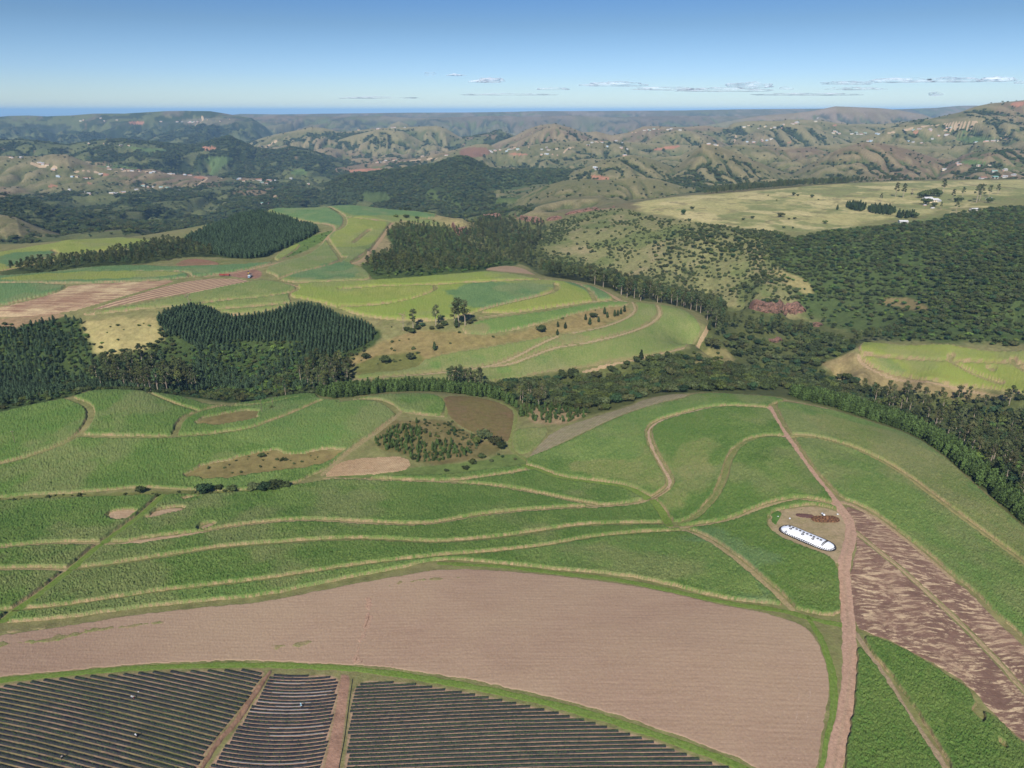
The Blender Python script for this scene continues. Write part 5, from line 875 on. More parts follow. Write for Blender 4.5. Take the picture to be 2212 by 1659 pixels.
# ---------------------------------------------------------------- vegetable beds under dark film
MFILM, t_, b_ = new_mat('dark_film', .75, .12); v_ = coord(t_)
t_.links.new(mix(t_, ramp(t_, noise(t_, v_, 1.2, 5, .7), .4, .75), (.018,.020,.027), (.055,.053,.052)), b_.inputs['Base Color']); bump(t_, b_, noise(t_, v_, 3., 3), .5, .08)
MEDGE = flat('white_film_edge', (.36,.36,.38), .35, .5); MVEG = foliage('vegetable_leaves', (.035,.075,.022), (.075,.125,.035))
def beds(poly, pa, pb, spacing, wid, sag, group, look, nlab, veg=1., edges=0.):
    w = world(poly, True, 95, 400, 1); a = np.array(unproj(*pa)); b = np.array(unproj(*pb)); d = (b - a) / np.hypot(*(b - a)); n = np.array([-d[1], d[0]]); c = (a + b) / 2; L = np.hypot(*(b - a)) / 2
    rel = w - c; offs = rel @ n; s0, s1 = (rel @ d).min() - 3, (rel @ d).max() + 3; s = np.arange(s0, s1, 1.0); k = 0; out = []
    for off in np.arange(offs.max(), offs.min(), -spacing):
        bow = -sag * (1 - np.clip(s / L, -1.3, 1.3) ** 2); wob = (fbm(s, s * 0 + off * 3, 14, 2) - .5) * .35
        p = c + s[:, None] * d + (off + bow + wob)[:, None] * n; ins = pin(w, p[:, 0], p[:, 1])
        i = np.nonzero(ins)[0]
        if len(i) < 5: continue
        i = np.arange(i[0], i[-1] + 1); p = p[i]; prof = [(-.5, -.04), (-.4, .2), (0, .26), (.4, .2), (.5, -.04)]; co = []
        ww = wid * (.92 + .16 * fbm(s[i], s[i] * 0 + off, 6, 2))
        for q, hh in prof: x = p[:, 0] + n[0] * q * ww; y = p[:, 1] + n[1] * q * ww; co.append(np.stack([x, y, hgt(x, y) + hh + .03 + .04 * rng.random(len(x))], -1))
        co = np.concatenate(co); m = len(i); idx = np.arange(5 * m).reshape(5, m); f = np.stack([idx[:-1, :-1], idx[:-1, 1:], idx[1:, 1:], idx[1:, :-1]], -1).reshape(-1, 4)
        k += 1; r = bpy.data.objects.new('crop_bed', None); COL.objects.link(r); mid = p[len(p) // 2]; r.location = (mid[0], mid[1], float(hgt(mid[0], mid[1])))
        tag(r, f'{look}, {nlab(k)}', 'crop bed', group)
        o = mesh_obj('mulch_film', co - np.array(r.location), f, MFILM, smooth=True, parent=r); out.append(r)
        if edges and rng.random() < edges:
            ln = rng.uniform(.35, .9); st = int(rng.uniform(0, 1 - ln) * m); j = slice(st, st + int(ln * m)); q = p[j]; x0 = q[:, 0] - n[0] * wid * .46; y0 = q[:, 1] - n[1] * wid * .46; x1 = x0 - n[0] * .035; y1 = y0 - n[1] * .035
            ce = np.concatenate([np.stack([x0, y0, hgt(x0, y0) + .15], -1), np.stack([x1, y1, hgt(x1, y1) + .08], -1)]); mm = len(q); ix = np.arange(2 * mm).reshape(2, mm)
            if mm > 2: mesh_obj('film_edge', ce - np.array(r.location), np.stack([ix[0, :-1], ix[0, 1:], ix[1, 1:], ix[1, :-1]], -1), MEDGE, parent=r)
        # plants in two lines along the bed
        ds = .42; ss = np.arange(0, (m - 1) * 1., ds); vv = []; 
        for side in (-.24, .24):
            px_ = np.interp(ss, np.arange(m), p[:, 0]) + n[0] * side * wid + rng.normal(0, .05, len(ss)); py_ = np.interp(ss, np.arange(m), p[:, 1]) + n[1] * side * wid + rng.normal(0, .05, len(ss))
            kp = rng.random(len(ss)) < np.clip(veg * (.35 + 1.2 * fbm(px_, py_, 18, 2, .5, 5)), 0, 1); vv.append(np.stack([px_, py_], -1)[kp])
        vv = np.concatenate(vv); q = len(vv)
        if q:
            z = hgt(vv[:, 0], vv[:, 1]) + .27; a0 = rng.uniform(0, 6.28, q); sz = rng.uniform(.10, .2, q); C = []
            for t in range(2):
                ang = a0 + t * 1.57; ux, uy = np.cos(ang) * sz, np.sin(ang) * sz
                C.append(np.stack([np.stack([vv[:, 0] - ux, vv[:, 1] - uy, z + .02], -1), np.stack([vv[:, 0] + uy * .5, vv[:, 1] - ux * .5, z + sz * .9], -1), np.stack([vv[:, 0] + ux, vv[:, 1] + uy, z + .02], -1), np.stack([vv[:, 0] - uy * .5, vv[:, 1] + ux * .5, z + sz * 1.2], -1)], 1).reshape(-1, 3))
            C = np.concatenate(C) - np.array(r.location); tag(mesh_obj('plants', C, np.arange(len(C)).reshape(-1, 4), MVEG, parent=r), kind='stuff')
    return out
def ordn(k): return f'{k}{"th" if 10 <= k % 100 <= 20 else {1: "st", 2: "nd", 3: "rd"}.get(k % 10, "th")}'
BL = [(-100,1500),(0,1482),(67,1471),(134,1465),(269,1455),(336,1451),(470,1447),(551,1445),(576,1451),(551,1489),(524,1529),(470,1593),(433,1650),(385,1740),(-100,1740)]
BM = [(588,1452),(632,1461),(736,1458),(729,1500),(720,1548),(698,1659),(684,1740),(402,1740),(452,1659),(499,1592),(541,1531),(572,1484)]
BR = [(764,1470),(859,1474),(916,1480),(1040,1503),(1134,1523),(1205,1539),(1255,1553),(1363,1585),(1427,1607),(1489,1632),(1536,1646),(1590,1663),(1700,1720),(1740,1740),(736,1740),(745,1659),(755,1546)]
GRN_ = ((.22,.15,.10), (.16,.155,.055))
for q, lush in ((BL, 1), (BM, 0), (BR, 0)): area(q, (.34,.225,.160), (.30,.205,.135) if not lush else (.20,.165,.08), 1.2, nz=1)
area([(80,1475),(300,1470),(500,1510),(430,1640),(200,1560),(0,1530),(0,1500)], (.17,.175,.055), (.22,.16,.09), 2, nz=40, ns=9, s=.6); area([(0,1560),(200,1560),(380,1600),(420,1659),(0,1700)], (.16,.175,.05), (.22,.16,.09), 2, nz=40, ns=9, s=.6)
area([(738,1456),(758,1460),(752,1500),(745,1560),(733,1659),(724,1740),(684,1740),(700,1659),(722,1548),(736,1460)], (.285,.17,.12), (.25,.155,.105), .8)
beds(BR, (765,1501), (976,1490), 1.31, .84, 0, 'dark beds of the right-hand vegetable block', 'dark film bed with green plants right of the soil lane', lambda k: f'{ordn(k)} from the far end', 1.5)
beds(BM, (487,1586), (712,1588), 1.34, .84, 1.5, 'dark beds of the middle vegetable block', 'sagging dark film bed between soil ridge and lane', lambda k: f'{ordn(k)} from the top', .35, .5)
beds(BL, (0,1494), (464,1602), 1.62, 1.0, -.8, 'dark beds of the left vegetable block', 'slanting dark film bed left of the soil ridge', lambda k: f'{ordn(k)} from the upper right', .7)
MSOIL = field_mat('turned_soil', (.24,.14,.095), (.17,.095,.065), (.26,.17,.11), 0, .5, .5, None, .25)
raise_crop('soil_ridge', None, None, [[(580,1449),(590,1449),(557,1500),(512,1570),(477,1603),(442,1659),(400,1745),(388,1745),(430,1659),(466,1597),(500,1563),(546,1495)]], (), .45, (), rowj=.14, kind='structure', mat=MSOIL, wob=.4)
def polyline_tube(name, pts, r, mat, lift, label, cat, n=6):
    w = world(pts, False, 95, 1700, 2); V, Fc = tube([(x, y, float(hgt(x, y)) + lift) for x, y in w], [r] * len(w), n); o = mesh_obj(name, V, Fc, mat, smooth=True); tag(o, label, cat)
MBLK = flat('black_plastic', (.02,.02,.022), .5, .3)
polyline_tube('irrigation_pipe', [(762,1467),(757,1500),(749,1560),(744,1600),(732,1659),(724,1720)], .11, MBLK, .1, 'black irrigation pipe along the right side of the soil lane', 'pipe')
# ---------------------------------------------------------------- people
def skin_mesh(name, joints, links, mat, parent, root=0):
    me = bpy.data.meshes.new(name); me.from_pydata([j[:3] for j in joints], links, []); me.update(); o = bpy.data.objects.new(name, me); COL.objects.link(o); o.parent = parent
    m = o.modifiers.new('skin', 'SKIN'); me.materials.append(mat); 
    if not me.skin_vertices: bpy.context.view_layer.objects.active = o; o.select_set(True)
    sv = me.skin_vertices[0].data if me.skin_vertices else None
    if sv is not None:
        for i, j in enumerate(joints): r = j[3]; sv[i].radius = (r, r)
        sv[root].use_root = True
    o.modifiers.new('smooth', 'SUBSURF').levels = 1; o.modifiers['smooth'].render_levels = 2; m.use_smooth_shade = True
    return o
MSKIN = flat('skin', (.09,.048,.030), .6, .3)
def person(u_, v_, rz, shirt, legs, hat, label, lean=.9):
    x, y = unproj(u_, v_); z = float(hgt(x, y)) + .02; r = bpy.data.objects.new('person', None); COL.objects.link(r); r.location = (x, y, z); r.rotation_euler[2] = rz; tag(r, label, 'person')
    cl, sl = math.cos(lean), math.sin(lean); hip = (0, -.05, .88)
    def up(t, dx=0, dz=0): return (dx, hip[1] + sl * t, hip[2] + cl * t + dz)
    J = [(*hip, .12), (*up(.22), .115), (*up(.42), .13), (*up(.52), .055), (*up(.60, 0, .0), .085), (*up(.70, 0, -.02), .095), (*up(.77, 0, -.03), .06)]
    Lk = [(0,1),(1,2),(2,3),(3,4),(4,5),(5,6)]
    for s in (-1, 1):
        b0 = len(J); J += [(s*.11, hip[1], .80, .095), (s*.13, .10, .47, .062), (s*.13, -.04, .09, .042), (s*.14, .10, .03, .036)]; Lk += [(0,b0),(b0,b0+1),(b0+1,b0+2),(b0+2,b0+3)]
        sh = up(.42, s*.19); b0 = len(J); el = (s*.26, sh[1] + .12, sh[2] - .24); wr = (s*.2, el[1] + .16, el[2] - .2); J += [(*sh, .058), (*el, .042), (*wr, .028), (wr[0], wr[1] + .05, wr[2] - .06, .03)]; Lk += [(2,b0),(b0,b0+1),(b0+1,b0+2),(b0+2,b0+3)]
        hb = b0 + 3
        for k in range(5):
            a = (k - 2) * .3; J.append((wr[0] + math.sin(a) * .05, wr[1] + .09 + (.02 if k in (1, 2, 3) else -.01), wr[2] - .12 + (.03 if k == 4 else 0), .0095)); Lk.append((hb, len(J) - 1))
    skin_mesh('body', J, Lk, MSKIN, r)
    JS = [(*up(.02), .135), (*up(.22), .135), (*up(.42), .15), (*up(.49), .07)]; LS = [(0,1),(1,2),(2,3)]
    for s in (-1, 1): sh = up(.42, s*.19); b0 = len(JS); JS += [(*sh, .078), (s*.245, sh[1]+.09, sh[2]-.18, .062)]; LS += [(2,b0),(b0,b0+1)]
    skin_mesh('shirt', JS, LS, shirt, r)
    JT = [(*hip, .14), (0, hip[1], .80, .13)]; LT = [(0,1)]
    for s in (-1, 1): b0 = len(JT); JT += [(s*.11, hip[1], .74, .11), (s*.13, .09, .47, .082), (s*.13, -.03, .16, .062)]; LT += [(1,b0),(b0,b0+1),(b0+1,b0+2)]
    skin_mesh('trousers', JT, LT, legs, r)
    c = up(.70, 0, .03); V = []; Fc = []; n = 12
    for rr, zz in ((.20, -.01), (.19, .02), (.11, .03), (.10, .11), (.001, .13)):
        for k in range(n): a = k * 2 * math.pi / n; V.append((c[0] + rr * math.cos(a), c[1] + rr * math.sin(a), c[2] + zz + .02))
    for i in range(4):
        for k in range(n): Fc.append([i*n+k, i*n+(k+1) % n, (i+1)*n+(k+1) % n, (i+1)*n+k])
    mesh_obj('hat', V, Fc, hat, smooth=True, parent=r)
    return r
MWH = flat('white_cloth', (.78,.79,.82), .8, .1); MRD = flat('red_cloth', (.30,.075,.05), .8, .1); MDK = flat('dark_cloth', (.03,.03,.04), .8, .1); MBL = flat('pale_blue_cloth', (.35,.60,.75), .8, .1); MGY = flat('grey_cloth', (.32,.3,.3), .8, .1)
person(290,1510,1.9,MWH,MRD,MWH,'person in white top and red trousers bending over the left beds', 1.0)
person(296,1594,2.6,MWH,MDK,MWH,'person in white top and dark trousers standing low in the left beds', .35)
person(133,1641,-.6,MGY,MDK,MDK,'person in dark clothes bending in the lowest left beds', 1.1)
person(652,1530,.7,MBL,MDK,MBL,'person in pale blue top bending in the middle beds', .8)
# ---------------------------------------------------------------- small things of several parts
def bx(bm, c, s, rot=0, bev=.0):
    m = Matrix.Translation(c) @ Matrix.Rotation(rot, 4, 'Z') @ Matrix.Diagonal((*s, 1)); r = bmesh.ops.create_cube(bm, size=1, matrix=m)
    if bev: bmesh.ops.bevel(bm, geom=list({e for v in r['verts'] for e in v.link_edges}), offset=bev, segments=2, affect='EDGES')
def cy(bm, p0, p1, r0, r1=None, seg=12):
    p0, p1 = Vector(p0), Vector(p1); d = p1 - p0; m = Matrix.Translation((p0 + p1) / 2) @ d.to_track_quat('Z', 'Y').to_matrix().to_4x4()
    bmesh.ops.create_cone(bm, cap_ends=True, segments=seg, radius1=r0, radius2=r0 if r1 is None else r1, depth=d.length, matrix=m)
def bmo(name, fn, mat, parent=None, smooth=False):
    bm = bmesh.new(); fn(bm); me = bpy.data.meshes.new(name); bm.to_mesh(me); bm.free(); me.materials.append(mat)
    if smooth: me.polygons.foreach_set('use_smooth', np.ones(len(me.polygons), bool))
    o = bpy.data.objects.new(name, me); COL.objects.link(o); o.parent = parent; return o
def root(name, u_, v_, rz, label, cat, group=None, dz=0., y0=95, y1=1700):
    x, y = unproj(u_, v_, y0, y1); e = bpy.data.objects.new(name, None); COL.objects.link(e); e.location = (x, y, float(hgt(x, y)) + dz); e.rotation_euler[2] = rz; return tag(e, label, cat, group)
M = {k: flat(k, *a) for k, a in dict(white_paint=((.75,.77,.8), .4, .5), blue_paint=((.25,.38,.50), .4, .5), dark_glass=((.03,.04,.05), .1, .6), rubber=((.022,.022,.024), .8, .2), red_paint=((.24,.05,.035), .5, .4), steel=((.12,.12,.13), .5, .5), wood_pole=((.16,.12,.09), .9, .05), pale_pole=((.38,.32,.25), .9, .05), wire=((.25,.25,.25), .6, .3), yellow_paint=((.5,.32,.05), .5, .4)).items()}
# silage clamp and its tyres
ax, ay = unproj(1691,1139); bx_, by_ = unproj(1802,1186); cdir = Vector((bx_ - ax, by_ - ay, 0)); CL = cdir.length; cdir.normalize(); cn = Vector((-cdir.y, cdir.x, 0)); cc = Vector(((ax + bx_) / 2, (ay + by_) / 2, 0)) + cn * -.6
HWd, HL = 3.5, CL / 2 + .3
def cl_pt(s, t):       # s along -1..1, t across -1..1 on the outline
    w = HWd * max(0., 1 - abs(s) ** 7) ** .5 * (1 if s < .55 else 1 - .22 * (s - .55)); p = cc + cdir * (s * HL) + cn * (t * w)
    z = float(hgt(p.x, p.y)); hh = .25 + 1.5 * (1 - abs(t) ** 2.6) * (1 - abs(s) ** 8) ; return Vector((p.x, p.y, z + hh + .05))
ce = bpy.data.objects.new('silage_clamp', None); COL.objects.link(ce); ce.location = (cc.x, cc.y, float(hgt(cc.x, cc.y))); tag(ce, 'long white-sheeted silage clamp with rounded ends beside the dirt road', 'silage clamp')
MSHEET, t_, b_ = new_mat('white_sheet', .38, .45); v_ = coord(t_); t_.links.new(mix(t_, ramp(t_, noise(t_, v_, .5, 5), .3, .7), (.70,.74,.82), (.84,.86,.90)), b_.inputs['Base Color']); bump(t_, b_, noise(t_, v_, 1.2, 4, .6, (.4, 2., 1), -math.atan2(cdir.y, cdir.x)), .35, .25)
ns_, nt_ = 90, 25; co = [cl_pt(math.sin(a) if True else 0, math.sin(b)) - ce.location for a in np.linspace(-math.pi/2, math.pi/2, ns_) for b in np.linspace(-math.pi/2, math.pi/2, nt_)]
ix = np.arange(ns_ * nt_).reshape(ns_, nt_); mesh_obj('white_cover', np.array(co), np.stack([ix[:-1, :-1], ix[1:, :-1], ix[1:, 1:], ix[:-1, 1:]], -1).reshape(-1, 4), MSHEET, smooth=True, parent=ce)
sk = []; n = 160
for k in range(n):
    a = 2 * math.pi * k / n; s = math.cos(a); sg = 1 if math.sin(a) > 0 else -1
    p = cl_pt(max(-1, min(1, s)), sg); q = (p - cc); q.z = 0; q = q.normalized() * (.45 + .12 * random.random()); sk += [(p.x - q.x * .3, p.y - q.y * .3, p.z + .06), (p.x + q.x, p.y + q.y, float(hgt(p.x + q.x, p.y + q.y)) + .08)]
skf = [[2*k, 2*((k+1) % n), 2*((k+1) % n)+1, 2*k+1] for k in range(n)]; mesh_obj('black_hem', np.array(sk) - np.array(ce.location), skf, MBLK, parent=ce)
tb = bmesh.new(); TR, Tr = .34, .13
tv = [tb.verts.new(((TR + Tr * math.cos(b)) * math.cos(a), (TR + Tr * math.cos(b)) * math.sin(a), Tr * .9 * math.sin(b) + Tr * .85)) for a in np.linspace(0, 2*math.pi, 16, False) for b in np.linspace(0, 2*math.pi, 8, False)]
for i in range(16):
    for j in range(8): tb.faces.new([tv[i*8+j], tv[((i+1) % 16)*8+j], tv[((i+1) % 16)*8+(j+1) % 8], tv[i*8+(j+1) % 8]])
tyre_me = bpy.data.meshes.new('tyre'); tb.to_mesh(tyre_me); tb.free(); tyre_me.materials.append(M['rubber']); tyre_me.polygons.foreach_set('use_smooth', np.ones(len(tyre_me.polygons), bool))
def tyre(p, nrm, label, group, s=1.):
    o = bpy.data.objects.new('tyre', tyre_me); COL.objects.link(o); o.location = p; o.scale = (s, s, s); o.rotation_mode = 'QUATERNION'; o.rotation_quaternion = Vector(nrm).to_track_quat('Z', 'Y'); tag(o, label, 'tyre', group)
def cl_n(s, t): e = .01; a = cl_pt(s + e, t) - cl_pt(s - e, t); b = cl_pt(s, t + e) - cl_pt(s, t - e); n_ = a.cross(b); return n_ if n_.z > 0 else -n_
tops = [(-.86,.25),(-.72,.2),(-.58,.15),(-.44,.12),(-.30,.1),(-.16,.06),(-.02,.04),(.12,.02),(.24,.0),(.38,0),(.50,-.02),(-.60,-.25),(-.12,-.35),(.27,-.38)]
names = ['first at the left end','second from the left','third from the left','fourth from the left','fifth from the left','sixth in the ridge line','seventh in the ridge line','eighth in the ridge line','ninth in the ridge line','tenth in the ridge line','last of the ridge line before the cross row','small one below the third','below the middle of the ridge line','below the ninth of the ridge line']
for (s, t), nm in zip(tops, names): tyre(cl_pt(s, t), cl_n(s, t), 'tyre on the white sheet, ' + nm, 'tyres lying on the white sheet', 1.05 if t > -.2 else 1.2)
for k, t in enumerate(np.linspace(-.62, .78, 8)): tyre(cl_pt(.66, t), cl_n(.66, t), f'tyre in the cross row at the right end, {ordn(k+1)} from the front', 'tyres of the cross row', .95)
for k, (s, t) in enumerate(((-.42,.8),(-.02,.8),(.35,.8),(-.66,-.8))): tyre(cl_pt(s, t), cl_n(s, t), f'lone tyre high on the shoulder of the white sheet, {("back left","back middle","back right","front left")[k]}', 'tyres on the shoulders', .95)
per = []; 
for sg in (1, -1): per += [(s, sg) for s in np.sin(np.linspace(-1.5, 1.5, 400)) * 1.0]
per = [cl_pt(math.cos(a) * .998, 1 if math.sin(a) > 0 else -1) for a in np.linspace(0, 2 * math.pi, 1200)]; acc = 0; last = per[0]; 
for p in per[1:]:
    acc += (Vector((p.x, p.y, 0)) - Vector((last.x, last.y, 0))).length; last = p
    if acc > .74:
        acc = 0; q = p - cc; q.z = 0; q.normalize(); g = p - q * .12; tyre((g.x, g.y, float(hgt(g.x, g.y)) + .32), (q.x * .7, q.y * .7, 1), 'dark tyre in the chain of tyres round the foot of the white sheet', 'tyres round the foot of the clamp', 1.2)
# heap beside it
hx, hy = unproj(1768,1120); hp = bpy.data.objects.new('heap', None)
def heap(name, p0, p1, wd_, h_, mat, label):
    a = Vector((*unproj(*p0), 0)); b = Vector((*unproj(*p1), 0)); d = b - a; L = d.length; d.normalize(); n_ = Vector((-d.y, d.x, 0)); V = []; A, B_ = int(L / .3) + 2, int(wd_ / .25) + 2
    for i in range(A):
        for j in range(B_):
            s = i / (A - 1); t = j / (B_ - 1) * 2 - 1; env = max(0, 1 - abs(2 * s - 1) ** 4) ** .5; p = a + d * (s * L) + n_ * (t * wd_ / 2 * env)
            V.append((p.x, p.y, float(hgt(p.x, p.y)) - .05 + h_ * env * max(0, 1 - t * t) * (.5 + float(fbm(np.float64(p.x * 1.), np.float64(p.y * 1.), 1.6, 3))) + random.uniform(-.1, .14) * env))
    ix = np.arange(A * B_).reshape(A, B_); return tag(mesh_obj(name, V, np.stack([ix[:-1, :-1], ix[1:, :-1], ix[1:, 1:], ix[:-1, 1:]], -1).reshape(-1, 4), mat), label, 'heap')
MHEAP, t_, b_ = new_mat('burnt_waste', .95, .05); v_ = coord(t_); t_.links.new(mix(t_, ramp(t_, noise(t_, v_, 1.6, 6, .8), .45, .6), (.05,.028,.022), (.24,.125,.06)), b_.inputs['Base Color'])
heap('waste_heap', (1752,1122), (1814,1122), 5.5, 1.1, MHEAP, 'brown waste heap behind the white silage clamp')
heap('waste_heap', (1718,1112), (1760,1117), 3.2, .7, flat('dark_waste', (.10,.055,.05), .95, .05, 0, 2.), 'dark low waste heap left of the longer brown one')
def sack(u_, v_, s, label, dz=0.): r = root('sack', u_, v_, random.uniform(0, 3), label, 'sack', None, dz); bmo('bag', lambda bm: bx(bm, (0, 0, .25 * s), (.9 * s, .6 * s, .45 * s), 0, .18 * s), M['white_paint'], r, True); bmo('tied_neck', lambda bm: cy(bm, (.4 * s, 0, .3 * s), (.62 * s, 0, .42 * s), .1 * s, .05 * s, 8), M['wire'], r)
for u_, v_, s, lb, dz in ((1681,1117,.9,'white sack on the green grass left of the clamp',0),(1706,1121,1.1,'white sack between the clamp and the dark heap',0),(1775,1113,1.0,'larger white sack on the back of the brown heap',.7),(1779,1117,1.5,'pinkish-white sack in the middle of the brown heap',.8),(1781,1122,.7,'small white sack low on the front of the brown heap',.6),(1809,1113,.9,'white sack at the right end of the brown heap',.3),(299,1495,.45,'small white sack lying in the left beds',.05)): sack(u_, v_, s, lb, dz)
# poles
def pole(u_, v_, h_, label, mat, cross=True, y0=95):
    r = root('utility_pole', u_, v_, .2, label, 'pole', None, 0, y0); bmo('pole_shaft', lambda bm: cy(bm, (0, 0, -.3), (0, 0, h_), .16, .10, 8), mat, r)
    if cross:
        bmo('crossarm', lambda bm: bx(bm, (0, 0, h_ - .5), (1.6, .1, .12)), mat, r)
        for s in (-.65, 0, .65): bmo('insulator', lambda bm: cy(bm, (s, 0, h_ - .42), (s, 0, h_ - .2), .05, .03, 6), M['white_paint'], r)
pole(33.7,961,8.6,'grey utility pole standing in the cane at the far left',M['wood_pole']); pole(566.4,894,9.5,'tall leaning-looking dark pole at the end of the brown brush patch',M['wood_pole']); pole(590,878,5.5,'short pole over the round bush in the left cane',M['wood_pole'])
pole(1015.6,697,8,'pale utility pole at the foot of the gum cluster',M['pale_pole']); pole(1341,650,6,'thin pole beside the path near the right end of the upper cane',M['wood_pole']); pole(2012,428,9,'pole in the farmstead garden',M['wood_pole'],True,700)
# vehicles at the loading place
area([(484,590),(503,586),(530,580),(560,583),(568,592),(560,601),(540,602),(500,598)], (.25,.14,.10), (.2,.12,.08), 2)
def wheel(parent, x, y, r_=.5, w_=.3): w = bmo('wheel', lambda bm: cy(bm, (x - w_/2, y, r_), (x + w_/2, y, r_), r_, None, 14), M['rubber'], parent); bmo('rim', lambda bm: cy(bm, (x - w_/2 - .02, y, r_), (x + w_/2 + .02, y, r_), r_ * .5, None, 10), M['wire'], w)
r = root('truck', 540.5, 599, .05, 'blue-white truck parked on the bare loading place', 'truck')
bmo('cab', lambda bm: bx(bm, (0, -2.6, 1.7), (2.4, 2.1, 2.2), 0, .15), M['white_paint'], r); bmo('windscreen', lambda bm: bx(bm, (0, -3.66, 2.05), (2.0, .06, .8)), M['dark_glass'], r); bmo('bonnet', lambda bm: bx(bm, (0, -4.1, 1.2), (2.1, 1.0, 1.1), 0, .15), M['blue_paint'], r)
bmo('chassis', lambda bm: bx(bm, (0, .8, .85), (1.4, 8, .3)), M['steel'], r)
def cage(bm):
    for s in (-1.2, 1.2):
        for k in range(7): bx(bm, (s, -1.2 + k * .95, 2.2), (.1, .1, 2.4))
        for z in (1.2, 2.2, 3.3): bx(bm, (s, 1.65, z), (.09, 5.8, .1))
    for y in (-1.3, 4.55):
        for x in (-.8, 0, .8): bx(bm, (x, y, 2.2), (.1, .09, 2.4))
bmo('load_cage', cage, M['steel'], r); bmo('load_bed', lambda bm: bx(bm, (0, 1.65, 1.08), (2.5, 5.9, .12)), M['steel'], r)
for x in (-1., 1.):
    for y in (-3.9, 1.6, 3.2): wheel(r, x, y)
for i, (u_, rz) in enumerate(((480, 1.4), (491, 1.5))):
    r = root('cane_trailer', u_, 596.5, rz, ('red cane trailer further left, parked by the field edge', 'red cane trailer nearest the loading place')[i], 'trailer', 'red cane trailers')
    bmo('chassis', lambda bm: bx(bm, (0, 0, .8), (2.2, 5.4, .25)), M['steel'], r); bmo('side_panels', lambda bm: [bx(bm, (s, 0, 1.6), (.1, 5.4, 1.3)) for s in (-1.15, 1.15)] and [bx(bm, (0, q, 1.6), (2.3, .1, 1.3)) for q in (-2.65, 2.65)], M['red_paint'], r); bmo('drawbar', lambda bm: bx(bm, (0, -3.5, .7), (.2, 1.8, .15)), M['steel'], r)
    for x in (-1., 1.):
        for y in (-.7, .7): wheel(r, x, y, .45)
r = root('cane_loader', 537, 592, .4, 'dark cane loader behind the truck', 'loader')
bmo('engine_body', lambda bm: bx(bm, (0, 0, 1.3), (1.5, 2.8, 1.2), 0, .1), M['yellow_paint'], r); bmo('cab', lambda bm: bx(bm, (0, .6, 2.5), (1.3, 1.3, 1.4), 0, .08), M['dark_glass'], r); bmo('boom', lambda bm: (cy(bm, (0, -.8, 1.8), (0, -2.6, 4.0), .14), cy(bm, (0, -2.6, 4.0), (0, -4.0, 2.9), .11)), M['steel'], r); bmo('grab', lambda bm: (cy(bm, (0, -4, 2.9), (.4, -4.2, 2.1), .06), cy(bm, (0, -4, 2.9), (-.4, -4.2, 2.1), .06), cy(bm, (0, -4, 3), (0, -4, 2.7), .16)), M['steel'], r)
for x in (-.8, .8): wheel(r, x, .8, .75); wheel(r, x, -1., .45)
# ---------------------------------------------------------------- houses
MRF = [flat('roof_white', (.56,.56,.56), .5, .3), flat('roof_grey', (.42,.43,.44), .5, .3), flat('roof_rust', (.30,.15,.10), .8, .1), flat('roof_green', (.22,.42,.36), .5, .3), flat('thatch', (.24,.18,.11), .95, .05)]
MWL = [flat('wall_white', (.52,.50,.46), .8, .1), flat('wall_pink', (.62,.40,.30), .8, .1), flat('wall_cream', (.66,.56,.40), .8, .1), flat('wall_blue', (.45,.60,.72), .8, .1)]
MWN = M['dark_glass']
def house_mesh(l, w, h, rh, wall, roof, hip=False):
    V = []; Fc = []; mi = []
    def quad(a, m): k = len(V); V.extend(a); Fc.append(list(range(k, k + len(a)))); mi.append(m)
    x, y = l / 2, w / 2
    quad([(-x,-y,-1.5),(x,-y,-1.5),(x,-y,h),(-x,-y,h)], 0); quad([(x,y,-1.5),(-x,y,-1.5),(-x,y,h),(x,y,h)], 0); quad([(x,-y,-1.5),(x,y,-1.5),(x,y,h),(x,0,h+rh),(x,-y,h)], 0); quad([(-x,y,-1.5),(-x,-y,-1.5),(-x,-y,h),(-x,0,h+rh),(-x,y,h)], 0)
    e = .5
    for s in (-1, 1): quad([(-x-e, s*(y+e), h-.1), (x+e, s*(y+e), h-.1), (x+e, 0, h+rh+.12), (-x-e, 0, h+rh+.12)], 1); quad([(-x-e, s*(y+e), h-.3), (x+e, s*(y+e), h-.3), (x+e, s*(y+e), h-.1), (-x-e, s*(y+e), h-.1)], 1)
    k = -x + 1.2
    while k < x - 1: quad([(k,-y-.03,.9),(k+1.1,-y-.03,.9),(k+1.1,-y-.03,2.1),(k,-y-.03,2.1)], 2); k += 2.6
    o = mesh_obj('house', V, Fc, [wall, roof, MWN], mi=mi); d = o.data; bpy.data.objects.remove(o); return d
HM = [house_mesh(l, w, h, rh, MWL[a], MRF[b]) for l, w, h, rh, a, b in ((11,7,2.8,1.2,0,0),(13,8,2.9,1.3,2,0),(9,6,2.7,1,0,1),(12,7,2.8,1.3,1,1),(8,6,2.6,.9,1,0),(14,8,3,1.4,0,2),(10,7,2.8,1.1,2,2),(9,7,2.8,1.,3,0),(12,7,2.8,1.1,0,3))]
def rondavel():
    V = []; Fc = []; mi = []; n = 12
    for r_, z in ((2.9,-1.2),(2.9,2.1),(3.5,2.0),(.05,4.4)):
        for k in range(n): a = k * 2 * math.pi / n; V.append((r_*math.cos(a), r_*math.sin(a), z))
    for i in range(3):
        for k in range(n): Fc.append([i*n+k, i*n+(k+1) % n, (i+1)*n+(k+1) % n, (i+1)*n+k]); mi.append(0 if i == 0 else 1)
    o = mesh_obj('rondavel', V, Fc, [MWL[1], MRF[4]], mi=mi); d = o.data; bpy.data.objects.remove(o); return d
RM = rondavel()
